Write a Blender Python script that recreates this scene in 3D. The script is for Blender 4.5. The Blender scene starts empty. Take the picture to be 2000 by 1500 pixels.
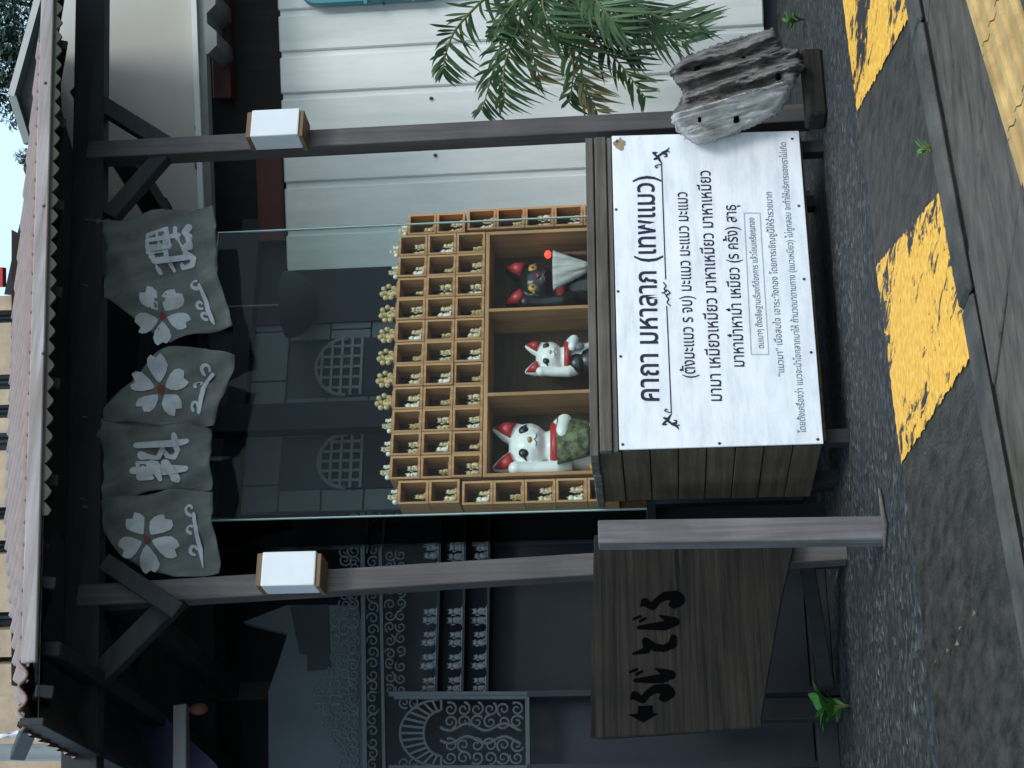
import bpy, bmesh, math, random
from mathutils import Vector, Matrix, noise
random.seed(7)
scene = bpy.context.scene
COL = scene.collection
# ------------------------------------------------------------------ camera
F, HV, RHO, CH, PSI = 3000.0, 1280.0, 0.035, 0.80, math.radians(24)
TH = math.atan((HV - 1000) / F)
FW = Vector((0, math.cos(TH), math.sin(TH)))
RX = Vector((1, 0, 0))
WU = RX.cross(FW)
UPV = WU * math.cos(RHO) + RX * math.sin(RHO)
RTV = RX * math.cos(RHO) - WU * math.sin(RHO)
CAM = Vector((0, 0, CH))
cd = bpy.data.cameras.new('camera'); cam = bpy.data.objects.new('camera', cd); COL.objects.link(cam)
cd.sensor_width = 36; cd.lens = 36 * F / 2000; cd.clip_start = 0.05; cd.clip_end = 500
m = Matrix.Identity(4)                       # the photograph lies on its side: world up points to picture left
for i in range(3):
    m[i][0] = -UPV[i]; m[i][1] = RTV[i]; m[i][2] = -FW[i]; m[i][3] = CAM[i]
cam.matrix_world = m
scene.camera = cam
# ------------------------------------------------------------------ light
SUN_AZ, SUN_EL = math.radians(150), math.radians(43)      # azimuth clockwise from +Y
w = bpy.data.worlds.new('World'); scene.world = w; w.use_nodes = True
nt = w.node_tree; bg = nt.nodes['Background']
sky = nt.nodes.new('ShaderNodeTexSky'); sky.sky_type = 'NISHITA'; sky.sun_disc = False
sky.sun_elevation = SUN_EL; sky.sun_rotation = SUN_AZ; sky.air_density = 1.0; sky.dust_density = 2.0; sky.ozone_density = 1.0
veil = nt.nodes.new('ShaderNodeMix'); veil.data_type = 'RGBA'; veil.inputs[0].default_value = 0.7      # even thin cloud over the whole sky
veil.inputs[7].default_value = (4.1, 5.7, 6.9, 1)
nt.links.new(sky.outputs[0], veil.inputs[6]); nt.links.new(veil.outputs[2], bg.inputs[0]); bg.inputs[1].default_value = 0.13
sl = bpy.data.lights.new('sun', 'SUN'); sl.energy = 0.9; sl.angle = math.radians(18); sl.color = (1, 0.99, 0.97)
so = bpy.data.objects.new('sun', sl); COL.objects.link(so)
sdir = Vector((math.sin(SUN_AZ) * math.cos(SUN_EL), math.cos(SUN_AZ) * math.cos(SUN_EL), math.sin(SUN_EL)))
so.rotation_euler = sdir.to_track_quat('Z', 'Y').to_euler(); so.location = (0, 0, 30)
vs = scene.view_settings; vs.view_transform = 'Standard'; vs.look = 'None'; vs.gamma = 1; vs.exposure = 0.8
vs.use_curve_mapping = False

# ------------------------------------------------------------------ pixel -> place
def ray(u, v): return FW + RTV * ((u - 750) / F) - UPV * ((v - 1000) / F)
def ground_hit(u, v, z=0.0):
    d = ray(u, v); return CAM + d * ((z - CH) / d.z)
O = ground_hit(430, 1655)
A = Vector((math.cos(PSI), math.sin(PSI), 0)); B = Vector((-math.sin(PSI), math.cos(PSI), 0))
LM = Matrix.Translation(O) @ Matrix.Rotation(PSI, 4, 'Z')
def P(u, v, d):                              # pixel on the plane d behind the shelter's front posts -> local (s, d, z)
    r = ray(u, v); t = ((O + B * d - CAM).dot(B)) / r.dot(B); p = CAM + r * t; q = p - O
    return Vector((q.dot(A), q.dot(B), p.z))
def G(u, v, z=0.0):                          # pixel on the ground -> local
    p = ground_hit(u, v, z); q = p - O; return Vector((q.dot(A), q.dot(B), z))
def WY(u, v, y):                             # pixel at world depth y -> local
    r = ray(u, v); p = CAM + r * (y / r.y); q = p - O; return Vector((q.dot(A), q.dot(B), p.z))
def toL(x, y, z):
    q = Vector((x, y, 0)) - O; return Vector((q.dot(A), q.dot(B), z))

def PX(p):                                   # local point -> pixel (used only to keep a surface on its outline while it gets depth)
    q = LM @ Vector(p) - CAM; w_ = q.dot(FW); return 750 + F * q.dot(RTV) / w_, 1000 - F * q.dot(UPV) / w_
# ------------------------------------------------------------------ mesh helpers
class MB:
    def __init__(s): s.v = []; s.f = []; s.m = []; s.sm = []
    def add(s, vs, fs, m=0, smooth=False):
        o = len(s.v); s.v += [Vector(p) for p in vs]
        for f in fs: s.f.append([i + o for i in f]); s.m.append(m); s.sm.append(smooth)
        return s
    def hexa(s, p, m=0):                     # bottom 4 (ccw from above), top 4
        return s.add(p, [(3, 2, 1, 0), (4, 5, 6, 7), (0, 1, 5, 4), (1, 2, 6, 5), (2, 3, 7, 6), (3, 0, 4, 7)], m)
    def box(s, x0, x1, y0, y1, z0, z1, m=0):
        return s.hexa([(x0, y0, z0), (x1, y0, z0), (x1, y1, z0), (x0, y1, z0), (x0, y0, z1), (x1, y0, z1), (x1, y1, z1), (x0, y1, z1)], m)
    def bar(s, p, q, w, h, side=None, m=0):
        p = Vector(p); q = Vector(q); d = (q - p).normalized()
        a = Vector(side) if side else (Vector((0, 1, 0)) if abs(d.y) < 0.9 else Vector((1, 0, 0)))
        b = d.cross(a).normalized(); a = b.cross(d).normalized()
        a = a * (w / 2); b = b * (h / 2)
        return s.add([p - a - b, p + a - b, p + a + b, p - a + b, q - a - b, q + a - b, q + a + b, q - a + b],
                     [(3, 2, 1, 0), (4, 5, 6, 7), (0, 1, 5, 4), (1, 2, 6, 5), (2, 3, 7, 6), (3, 0, 4, 7)], m)
    def tube(s, pts, rad, n=8, m=0, smooth=True):
        pts = [Vector(p) for p in pts]; N = len(pts)
        if not hasattr(rad, '__len__'): rad = [rad] * N
        vs = []; fs = []; prev = None
        for i, p in enumerate(pts):
            d = (pts[min(i + 1, N - 1)] - pts[max(i - 1, 0)]).normalized()
            a = prev if prev else (Vector((0, 0, 1)) if abs(d.z) < 0.9 else Vector((1, 0, 0)))
            a = (a - d * a.dot(d)).normalized(); b = d.cross(a); prev = a
            for k in range(n):
                t = 2 * math.pi * k / n; vs.append(p + (a * math.cos(t) + b * math.sin(t)) * rad[i])
        for i in range(N - 1):
            for k in range(n):
                k2 = (k + 1) % n; fs.append((i * n + k, i * n + k2, (i + 1) * n + k2, (i + 1) * n + k))
        fs.append(tuple(range(n - 1, -1, -1))); fs.append(tuple((N - 1) * n + k for k in range(n)))
        return s.add(vs, fs, m, smooth)
    def ell(s, c, r, rot=None, nu=14, nv=9, m=0):
        c = Vector(c); vs = []; fs = []
        R = rot.to_matrix() if rot else None
        def pt(x, y, z):
            q = Vector((x * r[0], y * r[1], z * r[2])); return c + (R @ q if R else q)
        vs.append(pt(0, 0, -1))
        for j in range(1, nv):
            ph = math.pi * j / nv - math.pi / 2
            for i in range(nu):
                t = 2 * math.pi * i / nu; vs.append(pt(math.cos(t) * math.cos(ph), math.sin(t) * math.cos(ph), math.sin(ph)))
        vs.append(pt(0, 0, 1)); L = len(vs) - 1
        for i in range(nu):
            i2 = (i + 1) % nu
            fs.append((0, 1 + i2, 1 + i)); fs.append((L, L - nu + i, L - nu + i2))
            for j in range(nv - 2):
                a = 1 + j * nu; fs.append((a + i, a + i2, a + nu + i2, a + nu + i))
        return s.add(vs, fs, m, True)
    def prism(s, poly, ext, m=0):            # planar polygon (front face), pushed back by ext
        n = len(poly); ext = Vector(ext); vs = [Vector(p) for p in poly] + [Vector(p) + ext for p in poly]
        fs = [tuple(range(n)), tuple(range(2 * n - 1, n - 1, -1))] + [(i, i + n, (i + 1) % n + n, (i + 1) % n) for i in range(n)]
        return s.add(vs, fs, m)
    def grid(s, nx, ny, fn, m=0, smooth=True, flip=False):
        vs = [fn(i / nx, j / ny) for j in range(ny + 1) for i in range(nx + 1)]
        fs = []
        for j in range(ny):
            for i in range(nx):
                a = j * (nx + 1) + i; q = (a, a + 1, a + nx + 2, a + nx + 1)
                fs.append(q[::-1] if flip else q)
        return s.add(vs, fs, m, smooth)
    def mesh(s, name, mats, org):
        me = bpy.data.meshes.new(name); org = Vector(org)
        me.from_pydata([p - org for p in s.v], [], s.f)
        for x in mats: me.materials.append(x)
        me.polygons.foreach_set('material_index', s.m); me.polygons.foreach_set('use_smooth', s.sm); me.update()
        return me
ORG = {}
def tag(o, label=None, cat=None, group=None, kind=None):
    if label: o['label'] = label
    if cat: o['category'] = cat
    if group: o['group'] = group
    if kind: o['kind'] = kind
    return o
def place(o, org):
    o.matrix_world = LM @ Matrix.Translation(Vector(org)); ORG[o.name] = Vector(org)
def thing(name, label, cat, org, group=None):
    o = bpy.data.objects.new(name, None); COL.objects.link(o); o.empty_display_size = 0.1
    place(o, org); return tag(o, label, cat, group)
def recalc(me):
    bm = bmesh.new(); bm.from_mesh(me); bmesh.ops.recalc_face_normals(bm, faces=bm.faces); bm.to_mesh(me); bm.free()
def part(name, mb, mats, parent, bevel=0, kind=None, label=None, fix=True, seg=1):
    if not isinstance(mats, (list, tuple)): mats = [mats]
    me = mb.mesh(name, mats, root_org(parent))
    if fix: recalc(me)
    o = bpy.data.objects.new(name, me); COL.objects.link(o); o.parent = parent
    if bevel: bv(o, bevel, seg)
    if kind: o['kind'] = kind
    if label: o['label'] = label
    return o
def root_org(o):
    while o.parent: o = o.parent
    return ORG[o.name]
def bv(o, wd, seg=1):
    b = o.modifiers.new('bevel', 'BEVEL'); b.width = wd; b.segments = seg; b.limit_method = 'ANGLE'; b.angle_limit = math.radians(40)
def solo(name, mb, mats, org, label=None, cat=None, group=None, kind=None, bevel=0, fix=True):
    if not isinstance(mats, (list, tuple)): mats = [mats]
    me = mb.mesh(name, mats, org)
    if fix: recalc(me)
    o = bpy.data.objects.new(name, me); COL.objects.link(o); place(o, org)
    if bevel: bv(o, bevel)
    return tag(o, label, cat, group, kind)
def dup(o, org, **k):
    c = o.copy(); COL.objects.link(c); place(c, org); tag(c, **k)
    for ch in o.children:
        e = ch.copy(); COL.objects.link(e); e.parent = c
        for g in ch.children:
            h = g.copy(); COL.objects.link(h); h.parent = e
    return c

# ------------------------------------------------------------------ materials
def lin(r, g, b):
    f = lambda x: ((x / 255 + 0.055) / 1.055) ** 2.4 if x > 10 else x / 255 / 12.92
    return (f(r), f(g), f(b), 1)
def base(name, col, rough=0.7, spec=0.3, metal=0):
    mt = bpy.data.materials.new(name); mt.use_nodes = True
    b = mt.node_tree.nodes['Principled BSDF']
    b.inputs['Base Color'].default_value = col; b.inputs['Roughness'].default_value = rough
    b.inputs['Specular IOR Level'].default_value = spec; b.inputs['Metallic'].default_value = metal
    return mt, mt.node_tree, b
def nnode(nt, t, **k):
    n = nt.nodes.new(t)
    for a, v in k.items():
        if a in n.inputs: n.inputs[a].default_value = v
        else: setattr(n, a, v)
    return n
def coords(nt, scale, rot=(0, 0, 0)):
    tc = nt.nodes.new('ShaderNodeTexCoord'); mp = nt.nodes.new('ShaderNodeMapping')
    mp.inputs['Scale'].default_value = scale; mp.inputs['Rotation'].default_value = rot
    nt.links.new(tc.outputs['Object'], mp.inputs[0]); return mp.outputs[0]
def ramp(nt, fac, stops):
    r = nt.nodes.new('ShaderNodeValToRGB'); e = r.color_ramp.elements
    while len(e) < len(stops): e.new(0.5)
    for i, (p, c) in enumerate(stops): e[i].position = p; e[i].color = c
    nt.links.new(fac, r.inputs[0]); return r.outputs[0]
def mixc(nt, fac, a, b, mode='MIX'):
    n = nt.nodes.new('ShaderNodeMix'); n.data_type = 'RGBA'; n.blend_type = mode
    for sock, val in ((n.inputs[0], fac), (n.inputs[6], a), (n.inputs[7], b)):
        if hasattr(val, 'type') and hasattr(val, 'is_output'): nt.links.new(val, sock)
        else: sock.default_value = val
    return n.outputs[2]
def bump(nt, b, h, strength=0.3, dist=0.01):
    n = nt.nodes.new('ShaderNodeBump'); n.inputs['Strength'].default_value = strength; n.inputs['Distance'].default_value = dist
    nt.links.new(h, n.inputs['Height']); nt.links.new(n.outputs[0], b.inputs['Normal'])
def sc(c, k): return (c[0] * k, c[1] * k, c[2] * k, 1)
def plain(name, col, rough=0.7, var=0.15, scale=6, spec=0.3, bs=0.15, metal=0):
    mt, nt, b = base(name, col, rough, spec, metal)
    n = nnode(nt, 'ShaderNodeTexNoise', Scale=scale, Detail=6.0, Roughness=0.6); nt.links.new(coords(nt, (1, 1, 1)), n.inputs['Vector'])
    nt.links.new(ramp(nt, n.outputs[0], [(0.3, sc(col, 1 - var)), (0.7, sc(col, 1 + var))]), b.inputs['Base Color'])
    if bs:
        n2 = nnode(nt, 'ShaderNodeTexNoise', Scale=scale * 12, Detail=4.0); nt.links.new(coords(nt, (1, 1, 1)), n2.inputs['Vector'])
        bump(nt, b, n2.outputs[0], bs, 0.004)
    return mt
def wood(name, c1, c2, axis='z', rough=0.75, scale=1.0, bs=0.35, stain=None):
    mt, nt, b = base(name, c1, rough, 0.25)
    k = 26 * scale; s3 = {'x': (1.2, k, k), 'y': (k, 1.2, k), 'z': (k, k, 1.2)}[axis]
    n = nnode(nt, 'ShaderNodeTexNoise', Scale=1.0, Detail=7.0, Roughness=0.65, Distortion=0.6); nt.links.new(coords(nt, s3), n.inputs['Vector'])
    c = ramp(nt, n.outputs[0], [(0.28, c1), (0.72, c2)])
    g = nnode(nt, 'ShaderNodeTexNoise', Scale=3.0, Detail=5.0); nt.links.new(coords(nt, (1, 1, 1)), g.inputs['Vector'])
    c = mixc(nt, ramp(nt, g.outputs[0], [(0.35, (0, 0, 0, 1)), (0.75, (0.6, 0.6, 0.6, 1))]), c, stain or sc(c1, 0.6))
    nt.links.new(c, b.inputs['Base Color']); bump(nt, b, n.outputs[0], bs, 0.006)
    return mt
def patchy(name, c1, c2, scale, lo, hi, rough=0.7, bs=0.3, stretch=(1, 1, 1), rough2=None, detail=8.0, rot=(0, 0, 0)):
    mt, nt, b = base(name, c1, rough, 0.3)
    n = nnode(nt, 'ShaderNodeTexNoise', Scale=scale, Detail=detail, Roughness=0.68); nt.links.new(coords(nt, stretch, rot), n.inputs['Vector'])
    nt.links.new(ramp(nt, n.outputs[0], [(lo, c1), (hi, c2)]), b.inputs['Base Color'])
    n2 = nnode(nt, 'ShaderNodeTexNoise', Scale=scale * 6, Detail=5.0); nt.links.new(coords(nt, stretch, rot), n2.inputs['Vector'])
    bump(nt, b, n2.outputs[0], bs, 0.006)
    return mt
M = {}
M['asphalt'] = None
def asphalt():
    mt, nt, b = base('asphalt', lin(62, 64, 68), 0.8, 0.35)
    co = coords(nt, (1, 1, 1))
    v = nnode(nt, 'ShaderNodeTexVoronoi', Scale=42.0); nt.links.new(co, v.inputs['Vector'])
    n = nnode(nt, 'ShaderNodeTexNoise', Scale=1.6, Detail=6.0); nt.links.new(co, n.inputs['Vector'])
    c = ramp(nt, v.outputs['Color'], [(0.0, lin(13, 14, 15)), (0.45, lin(40, 42, 43)), (0.8, lin(70, 72, 72)), (1.0, lin(112, 116, 113))])
    c = mixc(nt, ramp(nt, n.outputs[0], [(0.35, (0, 0, 0, 1)), (0.7, (0.5, 0.5, 0.5, 1))]), c, lin(34, 35, 36))
    nt.links.new(c, b.inputs['Base Color']); bump(nt, b, v.outputs['Distance'], 0.6, 0.01)
    return mt
M['asphalt'] = asphalt()
M['band'] = patchy('worn_tar_strip', lin(17, 17, 17), lin(76, 71, 63), 7, 0.32, 0.72, 0.6, 1.0, (2.4, 1, 1), detail=15.0)
def yellow():
    mt, nt, b = base('worn_yellow_paint', lin(245, 190, 60), 0.6, 0.35)
    co = coords(nt, (2.6, 1.1, 1), (0, 0, 0.5))
    n = nnode(nt, 'ShaderNodeTexNoise', Scale=6.5, Detail=15.0, Roughness=0.74, Distortion=0.6); nt.links.new(co, n.inputs['Vector'])
    big = nnode(nt, 'ShaderNodeTexNoise', Scale=1.1, Detail=2.0); nt.links.new(co, big.inputs['Vector'])
    ad = nnode(nt, 'ShaderNodeMath', operation='MULTIPLY_ADD'); nt.links.new(big.outputs[0], ad.inputs[0]); ad.inputs[1].default_value = 0.9; nt.links.new(n.outputs[0], ad.inputs[2])
    f = nnode(nt, 'ShaderNodeTexNoise', Scale=40.0, Detail=4.0); nt.links.new(coords(nt, (1, 1, 1)), f.inputs['Vector'])
    y = ramp(nt, f.outputs[0], [(0.3, lin(226, 158, 48)), (0.6, lin(250, 192, 78)), (0.8, lin(255, 214, 122))])
    k = ramp(nt, ad.outputs[0], [(0.0, (0, 0, 0, 1)), (1.10, (0, 0, 0, 1)), (1.13, (1, 1, 1, 1))])
    r = nt.nodes[-1]
    mr = nnode(nt, 'ShaderNodeMapRange'); mr.inputs[1].default_value = .985; mr.inputs[2].default_value = 1.02
    nt.links.new(ad.outputs[0], mr.inputs[0])
    c = mixc(nt, mr.outputs[0], y, lin(38, 38, 39))
    nt.links.new(c, b.inputs['Base Color']); bump(nt, b, f.outputs[0], 0.4, 0.004)
    return mt
M['yellow'] = yellow()
M['kerb'] = patchy('kerb_concrete', lin(40, 40, 39), lin(92, 88, 82), 5, 0.3, 0.7, 0.85, 0.5)
M['paver'] = patchy('stone_paver', lin(40, 38, 35), lin(104, 94, 82), 6, 0.3, 0.74, 0.45, 0.3, (1, 3, 1))
M['tactile'] = patchy('ochre_tactile', lin(150, 118, 70), lin(205, 170, 110), 7, 0.3, 0.7, 0.7, 0.4)
M['post'] = wood('painted_post', lin(70, 66, 65), lin(102, 97, 96), 'z', 0.55, 1.1, 0.4, lin(52, 48, 47))
M['post_peel'] = wood('peeling_post', lin(80, 76, 76), lin(132, 128, 130), 'z', 0.55, 1.1, 0.4, lin(46, 39, 38))
M['dark'] = wood('dark_stained_timber', lin(38, 41, 44), lin(58, 59, 60), 'x', 0.7, 0.7, 0.2)
M['darkz'] = wood('dark_stained_timber_upright', lin(34, 34, 35), lin(50, 49, 49), 'z', 0.7, 0.7, 0.2)
M['fascia'] = wood('weathered_fascia', lin(128, 118, 114), lin(182, 176, 176), 'x', 0.75, 1.0, 0.4, lin(120, 104, 98))
M['roof'] = plain('brown_roof_sheet', lin(134, 110, 100), 0.5, 0.18, 5, 0.4, 0.2)
M['scallop'] = plain('olive_sheet', lin(62, 63, 54), 0.7, 0.2, 9)
M['metal'] = plain('galvanised_metal', lin(118, 122, 122), 0.45, 0.1, 8, 0.5, 0.1, 0.3)
M['cloth'] = plain('grey_cloth', lin(94, 98, 95), 0.95, 0.22, 7, 0.1, 0.3)
M['print'] = plain('white_print', lin(166, 171, 174), 0.9, 0.12, 20, 0.1, 0)
M['printred'] = plain('red_print', lin(112, 58, 58), 0.9, 0.05, 20, 0.1, 0)
M['lamp'] = plain('white_lamp_panel', lin(214, 218, 221), 0.45, 0.06, 5, 0.4, 0)
M['lampwood'] = wood('lamp_wood', lin(104, 84, 66), lin(142, 118, 92), 'x', 0.7, 1, 0.3)
M['siding'] = patchy('white_siding', lin(206, 212, 208), lin(238, 240, 236), 1.5, 0.3, 0.62, 0.55, 0.1, (2, 2, .35))
M['cream'] = plain('cream_board', lin(186, 183, 174), 0.7, 0.05, 1.5)
M['white'] = plain('white_trim', lin(215, 218, 218), 0.5, 0.05, 3)
M['redbrown'] = plain('red_brown_paint', lin(84, 50, 47), 0.6, 0.12, 4)
M['browndark'] = wood('dark_brown_boards', lin(30, 28, 30), lin(46, 41, 42), 'z', 0.7, 0.7)  # shade of the recess put into the board colour
M['teal'] = plain('teal_plastic', lin(64, 130, 142), 0.35, 0.06, 3, 0.5, 0.05)
M['shelf'] = wood('pine_shelf', lin(150, 104, 68), lin(212, 164, 116), 'z', 0.6, 1.2, 0.25, lin(104, 70, 46))
M['shelfx'] = wood('pine_shelf_level', lin(156, 110, 72), lin(216, 168, 120), 'x', 0.6, 1.2, 0.25, lin(106, 72, 48))
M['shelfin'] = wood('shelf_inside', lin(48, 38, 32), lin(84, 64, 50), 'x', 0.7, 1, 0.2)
M['sign'] = None
def signmat():
    mt, nt, b = base('white_sign_sheet', lin(226, 230, 234), 0.4, 0.4)
    n = nnode(nt, 'ShaderNodeTexNoise', Scale=2.2, Detail=9.0, Roughness=0.72); nt.links.new(coords(nt, (1.4, 1, 7)), n.inputs['Vector'])
    c = ramp(nt, n.outputs[0], [(0.33, lin(204, 208, 214)), (0.55, lin(228, 231, 234)), (0.8, lin(236, 238, 240))])
    g = nnode(nt, 'ShaderNodeTexNoise', Scale=9.0, Detail=9.0, Roughness=0.75); nt.links.new(coords(nt, (1, 1, 1)), g.inputs['Vector'])
    c = mixc(nt, ramp(nt, g.outputs[0], [(0.66, (0, 0, 0, 1)), (0.74, (0.55, 0.55, 0.55, 1))]), c, lin(170, 168, 160))
    nt.links.new(c, b.inputs['Base Color']); return mt
M['sign'] = signmat()
M['ink'] = plain('navy_ink', lin(30, 34, 56), 0.5, 0.1, 20, 0.3, 0)
M['inkgrey'] = plain('faded_grey_ink', lin(104, 112, 128), 0.6, 0.15, 30, 0.3, 0)
M['inkpale'] = plain('pale_grey_ink', lin(165, 172, 182), 0.6, 0.1, 30, 0.3, 0)
M['plank'] = wood('weathered_plank', lin(66, 58, 47), lin(112, 99, 80), 'y', 0.85, 1.0, 0.7, lin(46, 39, 31))
M['capwood'] = wood('grey_cap_wood', lin(66, 63, 60), lin(124, 118, 110), 'x', 0.85, 1.0, 0.7, lin(48, 45, 42))
M['screw'] = plain('rusty_screw', lin(58, 54, 54), 0.5, 0.2, 30, 0.5, 0.1)
M['rust'] = plain('rust_stain', lin(150, 132, 108), 0.8, 0.3, 40)
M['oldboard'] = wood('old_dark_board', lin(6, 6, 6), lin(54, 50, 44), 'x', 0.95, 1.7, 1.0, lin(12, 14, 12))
M['carve'] = plain('carved_black', lin(5, 5, 6), 0.95, 0.1, 20, 0.02, 0)
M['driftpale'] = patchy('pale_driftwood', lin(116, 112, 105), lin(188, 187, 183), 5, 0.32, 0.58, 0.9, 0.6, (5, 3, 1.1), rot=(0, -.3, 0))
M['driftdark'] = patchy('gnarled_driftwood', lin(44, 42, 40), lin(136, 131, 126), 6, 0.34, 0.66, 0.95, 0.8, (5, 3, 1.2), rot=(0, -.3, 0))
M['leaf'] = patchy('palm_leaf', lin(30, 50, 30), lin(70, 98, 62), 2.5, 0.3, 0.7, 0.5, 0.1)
M['leaflit'] = patchy('palm_leaf_light', lin(52, 80, 52), lin(98, 124, 88), 2.5, 0.3, 0.7, 0.5, 0.1)  # same palm leaf, the light on it put into a paler green
M['leafdry'] = patchy('palm_leaf_dry', lin(78, 76, 48), lin(138, 132, 96), 3, 0.3, 0.7, 0.7, 0.1)
M['stem'] = plain('palm_stem', lin(96, 100, 56), 0.6, 0.2, 4)
M['weed'] = patchy('weed_leaf', lin(48, 104, 40), lin(92, 150, 70), 8, 0.3, 0.7, 0.5, 0.1)
M['tree'] = patchy('tree_leaf', lin(58, 80, 72), lin(96, 120, 108), 1.0, 0.3, 0.7, 0.6, 0.1)
M['bark'] = plain('bark', lin(70, 60, 50), 0.9, 0.2, 6)
M['stucco'] = plain('grey_stucco', lin(104, 112, 118), 0.85, 0.12, 3, 0.2, 0.3)
M['stuccod'] = plain('grey_stucco_darker', lin(74, 82, 88), 0.85, 0.12, 3, 0.2, 0.3)
M['lattice'] = plain('grey_lattice', lin(112, 120, 122), 0.8, 0.1, 5)
M['fret'] = plain('grey_carved_fretwork', lin(66, 75, 80), 0.8, 0.12, 6)
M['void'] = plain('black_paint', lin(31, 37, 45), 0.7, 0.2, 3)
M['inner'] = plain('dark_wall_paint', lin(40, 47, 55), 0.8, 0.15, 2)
M['tan'] = patchy('tan_block', lin(150, 130, 110), lin(190, 168, 142), 2.5, 0.3, 0.7, 0.9, 0.4)
M['winglass'] = plain('dark_window', lin(36, 42, 54), 0.25, 0.1, 2, 0.5, 0)
M['purple'] = plain('dark_purple_sheet', lin(52, 48, 74), 0.6, 0.15, 2)
M['flag'] = plain('white_cloth', lin(222, 224, 228), 0.9, 0.05, 4)
M['red'] = plain('red_paint', lin(170, 44, 48), 0.6, 0.1, 4)
M['catwhite'] = plain('white_glaze', lin(232, 232, 230), 0.25, 0.03, 6, 0.5, 0)
M['catred'] = plain('red_glaze', lin(172, 44, 48), 0.35, 0.12, 9, 0.5, 0)
M['catblack'] = plain('black_glaze', lin(24, 25, 28), 0.3, 0.1, 6, 0.5, 0)
M['catgreen'] = patchy('olive_bib', lin(38, 44, 30), lin(120, 122, 88), 26, 0.4, 0.62, 0.6, 0.5)
M['catgold'] = plain('gold_glaze', lin(186, 140, 66), 0.35, 0.15, 20, 0.5, 0)
M['catpink'] = plain('pink_glaze', lin(230, 170, 170), 0.4, 0.05, 9, 0.5, 0)
M['catgrey'] = plain('grey_glaze', lin(110, 110, 112), 0.4, 0.1, 9, 0.5, 0)
M['figcream'] = patchy('cream_figure', lin(160, 142, 104), lin(222, 210, 178), 60, 0.35, 0.6, 0.45, 0.1)
M['figwhite'] = plain('white_figure', lin(228, 226, 216), 0.35, 0.05, 20, 0.5, 0)
M['figgold'] = patchy('gold_figure', lin(150, 126, 78), lin(214, 196, 150), 60, 0.35, 0.6, 0.4, 0.1)
M['figgrey'] = plain('grey_figure', lin(98, 106, 111), 0.6, 0.1, 20, 0.3, 0)
M['veil'] = patchy('pale_veil', lin(150, 146, 140), lin(206, 204, 200), 10, 0.3, 0.7, 0.9, 0.4, (6, 6, 1))
def redlamp():
    mt, nt, b = base('red_lamp', (0.6, 0.03, 0.02, 1), 0.3)
    b.inputs['Emission Color'].default_value = (1, 0.06, 0.03, 1); b.inputs['Emission Strength'].default_value = 1.2; return mt
M['redlamp'] = redlamp()
def glass():
    mt, nt, b = base('clear_glass', (1, 1, 1, 1), 0.02)
    nt.nodes.remove(b); out = nt.nodes['Material Output']
    tr = nt.nodes.new('ShaderNodeBsdfTransparent'); tr.inputs[0].default_value = (0.93, 0.97, 0.96, 1)
    gl = nt.nodes.new('ShaderNodeBsdfGlossy'); gl.inputs['Roughness'].default_value = 0.02
    fr = nt.nodes.new('ShaderNodeFresnel'); fr.inputs[0].default_value = 1.16
    mx = nt.nodes.new('ShaderNodeMixShader')
    nt.links.new(fr.outputs[0], mx.inputs[0]); nt.links.new(tr.outputs[0], mx.inputs[1]); nt.links.new(gl.outputs[0], mx.inputs[2])
    nt.links.new(mx.outputs[0], out.inputs[0]); return mt
M['glass'] = glass()
M['glassedge'] = plain('glass_edge', lin(140, 170, 165), 0.2, 0.05, 4, 0.5, 0)

# ================================================================== THE SETTING
def sheet(name, pts, z, mat, nx=1):
    mb = MB(); mb.add([(p[0], p[1], z) for p in pts], [tuple(range(len(pts)))])
    c = sum((Vector((p[0], p[1], 0)) for p in pts), Vector()) / len(pts)
    return solo(name, mb, mat, (c.x, c.y, z), kind='structure')
sheet('ground', [(-80, -12), (80, -12), (80, 90), (-80, 90)], 0, M['asphalt'])
# street lines measured on the ground (s along the street, d away from the camera)
def line(p, q, s): return p.y + (q.y - p.y) * (s - p.x) / (q.x - p.x)
bu0, bu1 = G(595, 1765), G(1500, 1650)          # far edge of the painted strip
bl0, bl1 = G(810, 1905), G(1475, 1785)          # near edge
FE = lambda s: line(bu0, bu1, s)
NE = lambda s: line(bl0, bl1, s)
strip = sheet('tarred_strip', [(-6, NE(-6)), (7, NE(7)), (7, FE(7)), (-6, FE(-6))], 0.004, M['band'])
def paint(pix, name):
    pts = [G(u, v, 0) for u, v in pix]; mb = MB(); n = []
    # ragged outline: subdivide and jitter the rim
    for i, p in enumerate(pts):
        q = pts[(i + 1) % len(pts)]
        for k in range(60):
            t = k / 60; r = p.lerp(q, t)
            n.append((r.x + random.gauss(0, .0035), r.y + random.gauss(0, .005), 0.008))
    mb.add(n, [tuple(range(len(n)))])
    return part(name, mb, M['yellow'], strip, fix=True)
paint([(980, 1715), (595, 1765), (810, 1905), (1130, 1845)], 'yellow_stripe')
z1, z2, z3 = G(1500, 1650), G(1295, 1680), G(1475, 1785)
def paintL(pts, name):
    mb = MB(); n = []
    for i, p in enumerate(pts):
        q = pts[(i + 1) % len(pts)]
        for k in range(60):
            r = Vector(p).lerp(Vector(q), k / 60); n.append((r.x + random.gauss(0, .0035), r.y + random.gauss(0, .005), 0.008))
    mb.add(n, [tuple(range(len(n)))]); return part(name, mb, M['yellow'], strip)
dx = z3 - z2
paintL([(z2.x, FE(z2.x)), (z2.x + .8, FE(z2.x + .8)), (z3.x + .66, NE(z3.x + .66)), (z3.x, NE(z3.x))], 'yellow_stripe')
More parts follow.
